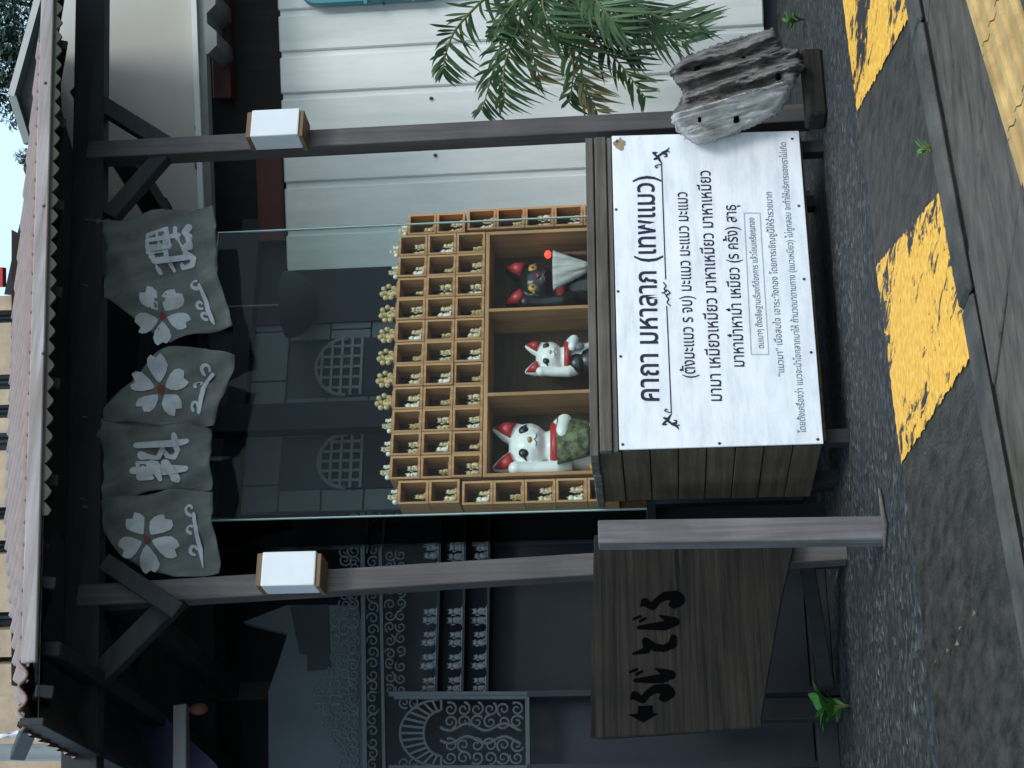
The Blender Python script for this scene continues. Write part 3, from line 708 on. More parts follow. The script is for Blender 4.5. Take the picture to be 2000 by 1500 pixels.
# ================================================================== GLASS CASE + CAT SHELF
CD = .30                                             # front plane of the shelf
def S(u, v): return P(u, v, CD)
TBL = .86
tb = thing('display_table', 'low dark table hidden behind the timber box, carrying the wooden cat shelf', 'table', (1.15, .5, 0))
mb = MB(); mb.box(.36, 1.98, .24, .80, TBL - .04, TBL); part('table_top', mb, M['dark'], tb)
for sx in (.38, 1.88):
    for dy in (.27, .70):
        mb = MB(); mb.box(sx, sx + .07, dy, dy + .07, 0, TBL - .04); part('leg', mb, M['darkz'], tb)
x0, x1 = .488, 1.812                                   # the three big compartments
zc = S(745, 948).z - .012
ztop = S(800, 770).z
cs = thing('display_shelf', 'pine display shelf of stacked cubbies with three large cat compartments', 'shelf', (1.16, .42, TBL))
DEP = .26
TH_ = .018
def bar2(a, b2, c, d_, e, f, nm, mt='shelf'): 
    k = MB(); k.box(a, b2, c, d_, e, f); return part(nm, k, M[mt], cs, bevel=.0015)
bar2(x0, x1, CD + .001, CD + DEP, zc, zc + .02, 'top_panel', 'shelfx')
bar2(x0, x1, CD + .001, CD + DEP, TBL, TBL + .02, 'bottom_panel', 'shelfx')
xd1, xd2 = S(733, 1050).x, S(898, 1050).x
for xx, nm in ((x0, 'side_panel'), (xd1 - .009, 'divider'), (xd2 - .009, 'divider'), (x1 - TH_, 'side_panel')): bar2(xx, xx + TH_, CD, CD + DEP - .004, TBL + .02, zc, nm)
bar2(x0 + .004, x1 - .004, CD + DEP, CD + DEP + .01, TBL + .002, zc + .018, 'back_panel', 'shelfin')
# cubbies: one mesh, copied
NC = 11
cw = (x1 - x0) / NC
rowz = zc + .022
ch = (ztop - rowz) / 3
def cubby_mesh(wd, hg):
    k = MB(); t = .011; D = .15
    k.box(0, wd, 0, D, 0, t); k.box(0, wd, 0, D, hg - t, hg); k.box(0, t, .0005, D, t, hg - t); k.box(wd - t, wd, .0005, D, t, hg - t)
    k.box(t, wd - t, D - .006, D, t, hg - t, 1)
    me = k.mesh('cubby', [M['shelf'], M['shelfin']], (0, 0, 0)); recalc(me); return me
cme = cubby_mesh(cw - .003, ch - .003)
cells = []
corg = ORG[cs.name]
def cubby(x, z, info, dj=0):
    o = bpy.data.objects.new('cubby', cme); COL.objects.link(o); o.parent = cs
    o.location = Vector((x, CD + dj, z)) - corg; cells.append((x, z, info, dj)); return o
ordn = ['first', 'second', 'third', 'fourth', 'fifth', 'sixth', 'seventh', 'eighth', 'ninth', 'tenth', 'eleventh', 'twelfth', 'thirteenth']
rown = ['bottom', 'middle', 'top']
for r in range(3):
    for c in range(NC):
        cubby(x0 + c * cw + .0015, rowz + r * ch + .0015, ('%s row of cubbies, %s from left' % (rown[r], ordn[c]), r, c), random.uniform(-.005, .005))
for side in (0, 1):
    xx = x0 - cw - .004 if side == 0 else x1 + .004
    zz0 = rowz + 2.75 * ch
    for i in range(7):
        if i < 2: z = rowz + (1.72 - i) * ch; xo = 0
        else: z = rowz + (1.72 - i) * ch - .01; xo = .012 * (-1 if side == 0 else 1)
        if z < TBL: continue
        cubby(xx + xo, z, ('%s column of cubbies, %s from top' % ('left' if side == 0 else 'right', ordn[i]), i, 20 + side))
    bar2(*( (x0 - cw - .016, x0 - .008) if side == 0 else (x1 + .008, x1 + cw + .01)), CD + .16, CD + DEP + .02, TBL, rowz + 1.6 * ch, 'rear_column', 'shelf')
for zoff in range(0):
    pass
# figurines
def fig_mesh(kind):
    k = MB(); Q = __import__('mathutils').Euler
    k.box(-.042, .042, -.03, .03, 0, .006, 2)                       # little plinth board
    def cat(cx, cy, h, m, n=10):
        k.ell((cx, cy, .006 + h * .33), (h * .27, h * .25, h * .35), nu=n, nv=7, m=m)
        k.ell((cx, cy - h * .05, .006 + h * .76), (h * .23, h * .2, h * .2), nu=n, nv=7, m=m)
        for sx in (-1, 1):
            k.add([(cx + sx * h * .2, cy, .006 + h * .84), (cx + sx * h * .05, cy, .006 + h * .93), (cx + sx * h * .17, cy - h * .02, .006 + h * 1.08), (cx + sx * h * .13, cy + h * .1, .006 + h * .87)], [(0, 1, 2), (1, 3, 2), (3, 0, 2), (0, 3, 1)], m)
            k.ell((cx + sx * h * .16, cy - h * .2, .006 + h * .1), (h * .1, h * .12, h * .09), nu=6, nv=5, m=m)
        k.ell((cx - h * .27, cy - h * .08, .006 + h * .62), (h * .07, h * .07, h * .17), nu=6, nv=5, m=m)
        k.ell((cx + h * .05, cy - h * .24, .006 + h * .42), (h * .08, h * .03, h * .09), nu=6, nv=4, m=3)
    if kind == 0: cat(-.022, .004, .07, 0); cat(.018, -.006, .058, 1)
    if kind == 1: cat(-.02, .004, .066, 0); cat(.02, -.004, .058, 0)
    if kind == 2: cat(-.004, 0, .048, 0)
    if kind == 3:
        cat(0, .008, .075, 0)
        for i in range(7):
            a = i * .9; k.ell((.032 * math.cos(a), -.008, .045 + .03 * math.sin(a)), (.013, .012, .013), nu=6, nv=5, m=0)
    if kind == 4: cat(-.004, 0, .052, 0); cat(.026, .004, .036, 1); k.ell((-.03, 0, .02), (.014, .014, .014), nu=6, nv=5, m=1)
    return k
FM = [fig_mesh(0).mesh('cat_figurine', [M['figwhite'], M['figcream'], M['shelf'], M['catgold']], (0, 0, 0)),
      fig_mesh(1).mesh('cat_figurine', [M['figcream'], M['figcream'], M['shelf'], M['catgold']], (0, 0, 0)),
      fig_mesh(2).mesh('cat_figurine', [M['figgold'], M['figcream'], M['shelf'], M['catgold']], (0, 0, 0)),
      fig_mesh(3).mesh('cat_figurine', [M['figgold'], M['figgold'], M['shelf'], M['catgold']], (0, 0, 0)),
      fig_mesh(4).mesh('cat_figurine', [M['figcream'], M['figwhite'], M['shelf'], M['catgold']], (0, 0, 0)),
      fig_mesh(1).mesh('cat_figurine', [M['figgrey'], M['figgrey'], M['figgrey'], M['figgrey']], (0, 0, 0))]
for me in FM: recalc(me)
fdesc = ['white and cream cat figurine pair', 'cream cat figurine pair', 'small golden cat figurine']
def figurine(kind, org, label, group, rot=0, scl=1.0):
    o = bpy.data.objects.new('cat_figurine', FM[kind]); COL.objects.link(o); place(o, org)
    o.matrix_world = o.matrix_world @ Matrix.Rotation(rot, 4, 'Z') @ Matrix.Scale(scl, 4)
    return tag(o, label, 'figurine', group)
for x, z, (txt, r, c), dj in cells:
    if c >= 20: kind = [2, 1, 0, 2, 1, 0, 2][r]
    else: kind = (c + (1, 2, 0)[r]) % 3
    figurine(kind, (x + cw * .47, CD + .055 + dj, z + .0115), '%s in %s' % (fdesc[kind], txt), 'tiny cat figurines in the cubbies', random.uniform(-.8, .8), random.uniform(.85, 1.12))
tops = [x0 - cw * .55] + [x0 + (i + .5) * cw for i in range(NC)] + [x1 + cw * .5]
for i, x in enumerate(tops):
    kind = 3 if 4 <= i <= 9 else 4
    z = rowz + 3 * ch if 0 < i < 12 else rowz + 2.72 * ch
    figurine(kind, (x, CD + .05, z + .0005), '%s on top of the cat shelf, %s from left' % ('spiky golden figurine' if kind == 3 else 'cream cat figurine with kittens', ordn[i]), 'figurines on top of the cat shelf', random.uniform(-.2, .2), 1.1 if kind == 3 else .95)

# ---- big cats
from mathutils import Euler
def remesh(o, vox, sm=6):
    r = o.modifiers.new('fuse', 'REMESH'); r.mode = 'VOXEL'; r.voxel_size = vox; r.use_smooth_shade = True
    s_ = o.modifiers.new('soft', 'SMOOTH'); s_.factor = .5; s_.iterations = sm
def bigcat(name, label, hc, hw, zfloor, mats, d, pose):
    """hc: head centre (s,z); hw: half width of the head; everything scaled by it"""
    k = hw; X, Z = hc; t = thing('lucky_cat_statue', label, 'statue', (X, d, zfloor), 'large lucky cats in the shelf compartments')
    H = Vector((X, d, Z)); sgn = pose.get('raise', -1)
    b = MB()
    bh = Z - zfloor
    b.ell(H, (k, k * .86, k * .82))                                                    # head
    b.ell(H + Vector((0, -k * .55, -k * .28)), (k * .45, k * .36, k * .3))              # muzzle
    b.ell((X, d + k * .1, zfloor + bh * .42), (k * .98, k * .85, bh * .47))             # body
    b.ell((X, d, Z - k * .95), (k * .72, k * .66, k * .5))                              # neck
    for sx in (-1, 1):
        b.ell((X + sx * k * .75, d - k * .2, zfloor + bh * .2), (k * .55, k * .65, bh * .22))  # haunches
        b.ell((X + sx * k * .5, d - k * .75, zfloor + k * .2), (k * .3, k * .42, k * .2))
        e = Vector((X + sx * k * .62, d + .0, Z + k * .62))
        b.tube([e + Vector((-sx * k * .1, 0, -k * .2)), e + Vector((sx * k * .08, 0, k * .32)), e + Vector((sx * k * .22, 0, k * .82))], [k * .5, k * .4, k * .1], 10)
    arm = [(X + sgn * k * .75, d - k * .1, Z - k * 1.5), (X + sgn * k * 1.0, d - k * .3, Z - k * 1.05), (X + sgn * k * 1.06, d - k * .4, Z - k * .2), (X + sgn * k * 1.03, d - k * .48, Z + k * .4)]
    b.tube(arm, [k * .42, k * .36, k * .27, k * .26], 10); b.ell(Vector(arm[3]) + Vector((0, -.0, k * .08)), (k * .3, k * .3, k * .3))
    a2 = [(X - sgn * k * .75, d - k * .25, Z - k * 1.2), (X - sgn * k * .8, d - k * .75, Z - k * 1.45), (X - sgn * k * .25, d - k * .98, Z - k * 1.35)]
    b.tube(a2, [k * .34, k * .3, k * .26], 10); b.ell(a2[2], (k * .3, k * .24, k * .24))
    body = part('body', b, M[mats[0]], t); remesh(body, k * .055)
    for sx in (-1, 1):                                                                  # ear insides
        e = Vector((X + sx * k * .64, d, Z + k * .62)); mb = MB()
        mb.tube([e + Vector((-sx * k * .04, -k * .34, -k * .02)), e + Vector((sx * k * .1, -k * .27, k * .34)), e + Vector((sx * k * .21, -k * .10, k * .74))], [k * .33, k * .25, k * .05], 12)
        part('ear_inside', mb, M['catred'], t)
    for sx in (-1, 1):                                                                  # eyes
        e = H + Vector((sx * k * .46, -k * .68, k * .16)); mb = MB()
        mb.ell(e, (k * .2, k * .13, k * .2), nu=12, nv=8); mb.tube([e + Vector((sx * k * .1, -.0, k * .02)), e + Vector((sx * k * .3, k * .1, -k * .1))], [k * .09, k * .02], 6)
        o = part('eye', mb, M['catblack'] if pose.get('eyes') != 'ring' else M['catgold'], t)
        if pose.get('eyes') == 'ring':
            mb = MB(); mb.ell(e + Vector((0, -k * .05, 0)), (k * .11, k * .09, k * .12), nu=10, nv=6); part('pupil', mb, M['catblack'], o)
        else:
            mb = MB(); mb.ell(e + Vector((-k * .04, -k * .09, k * .06)), (k * .035, k * .02, k * .035), nu=8, nv=5); part('glint', mb, M['catwhite'], o)
    mb = MB(); mb.ell(H + Vector((0, -k * .9, -k * .08)), (k * .13, k * .08, k * .09), nu=8, nv=6); part('nose', mb, M[pose.get('nose', 'catgold')], t)
    mb = MB()
    for sx in (-1, 1): mb.tube([H + Vector((0, -k * .9, -k * .26)), H + Vector((sx * k * .12, -k * .9, -k * .36)), H + Vector((sx * k * .26, -k * .84, -k * .33))], k * .022, 5)
    part('mouth', mb, M['catgrey'], t)
    mb = MB(); n = 20                                                                   # collar
    mb.tube([(X + k * .82 * math.cos(i * 2 * math.pi / n), d + k * .06 + k * .84 * math.sin(i * 2 * math.pi / n), Z - k * .98 - k * .08 * -math.sin(i * 2 * math.pi / n)) for i in range(n + 1)], k * .19, 10)
    part('collar', mb, M['catred'], t)
    if pose.get('bib'):
        mb = MB()
        def bibp(a, c):
            x = (a - .5) * 2; w_ = k * (.98 - .3 * c); dz = -.12 * k - c * k * 1.25
            return Vector((X + x * w_, d - k * (1.02 + .12 * c) * math.sqrt(max(0, 1 - .55 * x * x)), Z - k * 1.02 + dz))
        mb.grid(10, 8, bibp); o = part('bib', mb, M[pose['bib']], t, fix=False); q_ = o.modifiers.new('t', 'SOLIDIFY'); q_.thickness = k * .07
        mb = MB(); mb.ell((X + k * .05, d - k * 1.0, Z - k * 2.15), (k * .42, k * .14, k * .55)); part('coin', mb, M[pose.get('coin', 'catgold')], t)
    for (ox, oy, oz, r) in pose.get('spots', ()):
        mb = MB(); mb.ell((X + ox * k, d + oy * k, Z + oz * k), (r * k, r * k * .5, r * k)); part('spot', mb, M['catgold'], t)
    return t
def hc(u, v, d): p = P(u, v, d); return (p.x, p.z)
FL = TBL + .021
dc = CD + .135
X1 = hc(625, 1034, dc)
bigcat('c', 'large white lucky cat with red ears, red collar and olive bib in left compartment', X1, .124, FL, ['catwhite'], dc, dict(bib='catgreen', coin='catgreen', spots=[(-1.3, -.35, -.9, .2), (-1.05, -.6, -2.6, .25)]))
X2 = hc(800, 1074, dc)
bigcat('c', 'smaller white lucky cat with pink nose and black patches in middle compartment', X2, .086, FL, ['catwhite'], dc, dict(nose='catpink'))
t2 = bpy.data.objects['lucky_cat_statue.001']
k = .086; X, Z = X2; dd = dc
mb = MB(); mb.ell((X - k * .5, dd - k * .28, Z - k * 1.65), (k * .62, k * .5, k * .6)); mb.ell((X - k * .3, dd - k * .18, Z - k * 2.45), (k * .86, k * .66, k * .95)); mb.ell((X - k * .75, dd - k * .3, Z - k * 2.9), (k * .5, k * .66, k * .7)); part('black_patch', mb, M['catblack'], t2)
mb = MB(); mb.ell((X + k * .25, dd - k * .98, Z - k * 1.75), (k * .25, k * .14, k * .3)); part('coin', mb, M['catgrey'], t2)
X3 = hc(946, 1050, dc)
t3 = bigcat('c', 'black lucky cat with red ears wearing a pale cloth in right compartment', X3, .118, FL, ['catblack'], dc + .02, dict(nose='catred', eyes='ring'))
k = .118; X, Z = X3; dd = dc + .02
mb = MB()
def veil(a, c):
    x = (a - .5) * 2; w_ = k * (.95 - .75 * c); return Vector((X + k * .25 + x * w_, dd - k * (1.2 + .1 * c) * math.sqrt(max(.05, 1 - .5 * x * x)) - .004 * math.sin(a * 22), Z - k * .72 - c * k * 1.5))
mb.grid(24, 10, veil); o = part('cloth_bib', mb, M['veil'], t3, fix=False); q_ = o.modifiers.new('t', 'SOLIDIFY'); q_.thickness = .004
rl = P(1003, 1070, CD + .06)
tl = thing('red_lamp', 'small glowing red lamp beside the black cat', 'lamp', rl + Vector((0, 0, -.02)))
mb = MB(); mb.ell(rl, (.022, .018, .018)); part('bulb', mb, M['redlamp'], tl)
mb = MB(); mb.tube([(rl.x, rl.y + .005, FL), (rl.x, rl.y + .005, rl.z - .012)], [.02, .012], 10); part('holder', mb, M['redbrown'], tl)

# ---- glass case round the shelf
GD = .255
gx0, gx1 = P(505, 760, GD).x - .03, P(1048, 640, GD).x + .02
gz1 = P(1030, 425, GD).z
gc = thing('glass_case', 'clear glass panes standing in front of the cat shelf', 'glass case', ((gx0 + gx1) / 2, GD, TBL))
mb = MB(); mb.box(gx0, gx1, GD, GD + .005, TBL + .002, gz1); part('front_pane', mb, M['glass'], gc)
mb = MB(); mb.box(gx0, gx0 + .005, GD + .007, GD + .5, TBL + .002, gz1); part('side_pane', mb, M['glass'], gc)
for xx in (gx0 - .004, gx1 - .002):
    mb = MB(); mb.box(xx, xx + .006, GD - .003, GD + .009, TBL, gz1 + .003); part('edge_strip', mb, M['glassedge'], gc)

# ================================================================== OLD BOARD, POSTS, LEFT FRONT
BD = -.075
ob = thing('wooden_sign', 'dark weathered wooden board with carved letters and an arrow, nailed to the left post', 'sign', P(260, 1500, BD))
pix = [(456, 1160), (452, 1548), (440, 1553), (330, 1528), (200, 1505), (95, 1488), (80, 1490), (66, 1300), (58, 1170), (62, 1152), (250, 1156), (350, 1158)]
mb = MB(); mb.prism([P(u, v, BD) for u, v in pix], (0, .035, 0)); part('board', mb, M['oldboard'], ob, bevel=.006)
def z3c(x, y): return (1500 - (1030 + y * 420 / 1500), 1140 + x * 300 / 1071)
def carve(lines, name):
    mb = MB()
    for pl, w_ in lines:
        pl = [z3c(*p) for p in pl]
        for i in range(len(pl) - 1):
            a, b2 = (w_ * 1.35, w_ * 1.35) if not hasattr(w_, '__len__') else (w_[i] * 1.35, w_[i + 1] * 1.35)
            cap = capsule(pl[i], pl[i + 1], a, b2, 4); mb.add([P(u, v, BD - .002 - .0002 * len(mb.f)) for u, v in cap], [tuple(range(len(cap)))])
    part(name, mb, M['carve'], ob, fix=False)
def cpoly(pl, name):
    mb = MB(); mb.add([P(*z3c(*p), BD - .002) for p in pl], [tuple(range(len(pl)))]); part(name, mb, M['carve'], ob, fix=False)
cpoly([(380, 1245), (480, 1240), (485, 1295), (520, 1300), (415, 1362), (310, 1305), (375, 1300)], 'carved_arrow')
for oy, nm in ((0, 'carved_letter'), (-650, 'carved_letter')):
    sh = lambda pl: [(x + (70 if oy else 0), y + oy) for x, y in pl]
    carve([(sh([(330, 1195), (355, 1170), (410, 1205), (445, 1160), (500, 1125), (580, 1130), (600, 1155), (560, 1185), (535, 1190)]), [2, 6, 5, 5, 6, 8, 8, 7, 3])], nm)
for oy in (0, -370):
    sh = lambda pl: [(x + (25 if oy else 0), y + oy) for x, y in pl]
    carve([(sh([(360, 1068), (540, 1055), (610, 1035)]), [3, 7, 5]), (sh([(610, 1030), (560, 1010), (500, 985)]), [7, 5, 1]), (sh([(320, 1010), (370, 990)]), [1.5, 2]), (sh([(365, 1025), (405, 1005)]), [2, 2])], 'carved_letter')
carve([([(345, 882), (440, 855), (430, 790), (490, 835), (560, 845), (620, 815), (625, 770)], [1.5, 5, 5, 6, 5, 6, 5])], 'carved_letter')
# short post in front
sp = G(470, 1728); zt_ = P(457, 1163, sp.y).z
st = thing('short_post', 'short peeling brown post standing by the road in front of the carved board', 'post', (sp.x, sp.y, 0))
tp = P(462, 1168, sp.y)
mb = MB(); w_ = .088
mb.hexa([Vector((sp.x + o[0], sp.y + o[1], 0)) for o in ((-w_ / 2, 0), (w_ / 2, 0), (w_ / 2, w_), (-w_ / 2, w_))] + [Vector((tp.x + o[0], sp.y + o[1], tp.z)) for o in ((-w_ / 2, 0), (w_ / 2, 0), (w_ / 2, w_), (-w_ / 2, w_))])
part('shaft', mb, M['post_peel'], st, bevel=.004)
sa, sb, sc2 = G(545, 1722), G(470, 1734), G(425, 1732)
mb = MB(); mb.tube([(sa.x, sa.y, .008), (sb.x, sb.y - .02, .012), (sc2.x, sc2.y, .008)], [.006, .011, .005], 6)
solo('fallen_stick', mb, M['capwood'], (sb.x, sb.y, 0), 'thin pale stick lying at the foot of the short peeling post', 'stick')
# fence post + low rails at the left
a, b2 = G(118, 1645), None
fp = thing('fence_post', 'dull grey square post behind the leafy weed at the left', 'post', (a.x, a.y, 0))
mb = MB(); mb.box(a.x - .05, a.x + .05, a.y, a.y + .09, 0, .9); part('shaft', mb, M['darkz'], fp, bevel=.004)
r0, r1 = P(395, 1597, .35), P(150, 1630, .7)
lr = thing('low_rail', 'low slanting timber rail lying between the posts behind the carved board', 'rail', ((r0.x + r1.x) / 2, .5, 0))
mb = MB(); mb.bar((r0.x, .22, .16), (r1.x, .78, .05), .07, .06, (0, 0, 1)); part('rail', mb, M['darkz'], lr, bevel=.004)
for pt in ((r0.x - .01, .22), (r1.x + .02, .76)):
    mb = MB(); mb.box(pt[0] - .035, pt[0] + .035, pt[1] - .035, pt[1] + .035, 0, .16 if pt[1] < .5 else .045); part('foot', mb, M['darkz'], lr)
kr = thing('floor_edge', 'dark timber edge of the shop floor at the foot of the left side', 'step', (-.8, .9, 0))
mb = MB(); mb.box(-3.5, .25, .92, 1.02, 0, .1); part('edge_beam', mb, M['dark'], kr, bevel=.005)
mb = MB(); mb.box(-3.5, .25, 1.025, 2.6, 0, .09); part('floor_boards', mb, M['void'], kr)

# ================================================================== SHOP BEHIND (dark interior, street reflection as stucco wall, fretwork)
shop = thing('shop_building', 'dark shop front behind the shelter with grey stucco blocks above the cat shelf', 'building', (-.4, 2.3, 0))
WD = 1.75
wx1 = P(1056, 620, WD).x
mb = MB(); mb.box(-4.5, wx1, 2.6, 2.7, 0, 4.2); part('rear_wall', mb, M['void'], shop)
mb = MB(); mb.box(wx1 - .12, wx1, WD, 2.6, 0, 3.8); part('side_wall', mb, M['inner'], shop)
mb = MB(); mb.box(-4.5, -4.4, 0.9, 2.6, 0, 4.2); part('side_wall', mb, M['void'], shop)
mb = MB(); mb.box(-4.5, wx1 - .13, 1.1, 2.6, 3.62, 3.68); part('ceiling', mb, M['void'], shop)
pa, pb_ = P(1056, 430, WD), P(860, 1150, WD)
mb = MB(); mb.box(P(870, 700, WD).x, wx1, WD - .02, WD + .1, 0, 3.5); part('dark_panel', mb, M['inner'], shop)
sx0, sx1 = P(500, 600, WD).x, P(868, 600, WD).x
sz0, sz1 = P(700, 800, WD).z, P(700, 478, WD).z
mb = MB(); mb.box(sx0, sx1, WD + .03, WD + .12, 0, 3.5); wl = part('stucco_wall', mb, M['stuccod'], shop)  # wall, blocks and arches model the glass reflection of houses opposite
bw, bh = .33, .25
arches = [(780, 618, 55), (597, 622, 52)]
arcL = []
for u, v, r in arches:
    p = P(u, v, WD); arcL.append((p.x, p.z, abs(P(u + r, v, WD).x - p.x)))
row = 0; z = sz0
while z < sz1 - .05:
    x = sx0 + (row % 2) * -.16
    while x < sx1:
        a, b2 = max(x, sx0), min(x + bw, sx1)
        cut = False
        for ax, az, ar in arcL:
            if b2 > ax - ar and a < ax + ar and z < az: cut = (ax, ar)
        segs = [(a, b2)]
        if cut:
            segs = []
            if a < cut[0] - cut[1] - .04: segs.append((a, cut[0] - cut[1]))
            if b2 > cut[0] + cut[1] + .04: segs.append((cut[0] + cut[1], b2))
        for a, b2 in segs:
            if b2 - a > .04:
                mb = MB(); mb.box(a + .004, b2 - .004, WD + random.uniform(-.003, .003), WD + .03, z + .004, min(z + bh, sz1) - .004); part('stone_block', mb, M['stucco'], shop, bevel=.004)
        x += bw
    z += bh; row += 1
names = ['arched lattice window in the stucco wall, right of the dark upright', 'arched lattice window in the stucco wall, left of the dark upright']
for i, (ax, az, ar) in enumerate(arcL):
    t = thing('arched_window', names[i], 'window', (ax, WD, az - ar - .5), 'arched windows above the cat shelf')
    pts = [(ax + ar * math.cos(a), WD - .004, az - ar + ar * math.sin(a)) for a in [math.pi * j / 16 for j in range(17)]] + [(ax - ar, WD - .004, az - ar - .45), (ax + ar, WD - .004, az - ar - .45)]
    mb = MB(); mb.prism([Vector(p) for p in pts], (0, .03, 0)); part('pane', mb, M['void'], t)
    mb = MB(); mb.tube([Vector(p) + Vector((0, -.008, 0)) for p in pts[:17]], .014, 6); part('frame', mb, M['lattice'], t)
    for j in range(5):
        x = ax - ar * .72 + j * ar * .36; hh = math.sqrt(max(0, ar * ar - (x - ax) ** 2))
        mb = MB(); mb.bar((x, WD - .012, az - ar - .09), (x, WD - .012, az - ar + hh), .012, .016, (0, 1, 0)); part('lattice_bar', mb, M['lattice'], t)
    for j in range(5):
        zz_ = az - ar - .09 + j * .06; hw = ar if zz_ < az - ar else math.sqrt(max(0, ar * ar - (zz_ - az + ar) ** 2))
        mb = MB(); mb.bar((ax - hw, WD - .02, zz_), (ax + hw, WD - .02, zz_), .012, .016, (0, 1, 0)); part('lattice_bar', mb, M['lattice'], t)
p0, p1 = P(708, 400, 1.5), P(655, 400, 1.5)
mb = MB(); mb.box(p1.x, p0.x, 1.5, 1.6, 0, 3.6); part('upright', mb, M['void'], shop, bevel=.004)  # upright modelled from the same street reflection
p0 = P(700, 470, 1.6); mb = MB(); mb.box(sx0 - .1, wx1, 1.61, 1.70, p0.z - .02, p0.z + .09); part('lintel', mb, M['void'], shop)
# hanging bowl
hb = P(905, 560, 1.45)
mb = MB(); n = 24
vs_ = []; 
for j in range(9):
    a = math.pi / 2 * j / 8
    for i in range(n): vs_.append((hb.x + .2 * math.cos(2 * math.pi * i / n) * math.cos(a), hb.y + .2 * math.sin(2 * math.pi * i / n) * math.cos(a), hb.z - .19 * math.sin(a)))
fs_ = [(j * n + i, j * n + (i + 1) % n, (j + 1) * n + (i + 1) % n, (j + 1) * n + i) for j in range(8) for i in range(n)]
hbt = thing('hanging_bowl', 'dark round bowl hanging inside the shop above the cat shelf', 'bowl', (hb.x, hb.y, hb.z - .19))
mb.add(vs_, fs_, 0, True); part('bowl', mb, M['inner'], hbt)
mb = MB()
mb.tube([(hb.x, hb.y, hb.z - .18), (hb.x, hb.y, 3.6)], .006, 5)
part('cord', mb, M['metal'], hbt)

# fretwork screen on the left
FDp = .95
def FP(x, y): return P(1500 - y, x, FDp)                  # photo pixels -> screen plane
fr = thing('fretwork_screen', 'grey carved fretwork screen with scroll cresting at the left behind the post', 'screen', (FP(900, 1300).x, FDp, 0.09))
def fbar(a, b2, w_, nm='frame_bar'):
    mb = MB(); mb.bar(FP(*a), FP(*b2), .025, w_, (0, 1, 0)); part(nm, mb, M['fret'], fr)
for a, b2, w_ in (((708, 1003), (714, 1560), .022), ((742, 1003), (752, 1560), .016), ((1030, 1362), (1032, 1560), .02), ((770, 1362), (1030, 1362), .02)): fbar(a, b2, w_)
for yy_ in (1356, 1500): 
    a, b2 = FP(760, yy_), FP(1150, yy_); mb = MB(); c_ = FP(1030, yy_); mb.bar(a, c_, .025, .022, (0, 1, 0)); part('upright', mb, M['fret'], fr); mb = MB(); mb.bar(c_, (c_.x, c_.y, .09), .03, .03, (0, 1, 0)); part('leg', mb, M['void'], fr)
def scroll(cx, cy, r, ang, turns=1.5, rad=.007, mbx=None, dirn=1):
    pts = []
    N = 18
    for i in range(N + 1):
        t = i / N; a = ang + dirn * t * turns * 2 * math.pi; rr = r * (1 - .8 * t); pts.append(FP(cx + rr * math.cos(a), cy + rr * math.sin(a)))
    mbx.tube(pts, [rad * (1 - .35 * i / N) for i in range(N + 1)], 6)
prof = [(1003, 690), (1040, 668), (1085, 665), (1130, 680), (1165, 668), (1200, 652), (1250, 646), (1300, 640), (1350, 622), (1390, 622), (1420, 640), (1470, 660), (1500, 664), (1560, 668)]
def topx(y):
    for (a, b2), (c, d_) in zip(prof, prof[1:]):
        if a <= y <= c: return b2 + (d_ - b2) * (y - a) / (c - a)
    return 668
y = 1010; i = 0
crest = MB()
while y < 1560:
    x = 700 - 9
    while x > topx(y):
        scroll(x, y + random.uniform(-3, 3), 12 + random.uniform(-2, 2), random.uniform(0, 6.3), 1.4, .006, crest, 1 if (i % 2) else -1); i += 1
        x -= 17
    y += 17
part('scroll_cresting', crest, M['fret'], fr, kind='stuff')
mid = MB(); y = 1010; i = 0
while y < 1560:
    scroll(728, y, 12, random.uniform(0, 6.3), 1.2, .006, mid, 1 if i % 2 else -1); i += 1; y += 22
y = 1010
while y < 1356:
    for x in (762, 783): scroll(x, y + random.uniform(-4, 4), 11, random.uniform(0, 6.3), 1.3, .006, mid, 1 if i % 2 else -1); i += 1
    y += 24
part('scroll_band', mid, M['fret'], fr, kind='stuff')
fan = MB(); cx, cy = 862, 1432
for i in range(15):
    a = math.pi / 2 + math.pi * (i / 14); p = (cx + 34 * math.cos(a), cy + 44 * math.sin(a)); q = (cx + 80 * math.cos(a), cy + 66 * math.sin(a))
    fan.bar(FP(*p), FP(*q), .012, .011, (0, 1, 0))
for rx, ry in ((34, 44), (80, 66)):
    fan.tube([FP(cx + rx * math.cos(math.pi / 2 + math.pi * i / 20), cy + ry * math.sin(math.pi / 2 + math.pi * i / 20)) for i in range(21)], .008, 6)
part('fan_carving', fan, M['fret'], fr)
sc_ = MB(); i = 0
for x in range(880, 1030, 26):
    for yy_, dn in ((1385, 1), (1410, -1), (1455, 1), (1480, -1)): scroll(x, yy_, 14, random.uniform(0, 6.3), 1.3, .007, sc_, dn)
for yy_ in (1420, 1445): sc_.tube([FP(860 + i * 8, yy_ + 7 * math.sin(i * .7)) for i in range(21)], .008, 6)
for x in (790, 810):
    for yy_ in (1372, 1490): scroll(x, yy_, 12, 1.0, 1.3, .006, sc_)
part('scroll_carving', sc_, M['fret'], fr, kind='stuff')
bk = MB(); bk.box(FP(760, 1560).x, FP(760, 1003).x, FDp + .16, FDp + .18, .1, FP(704, 1300).z); part('backing', bk, M['void'], fr)
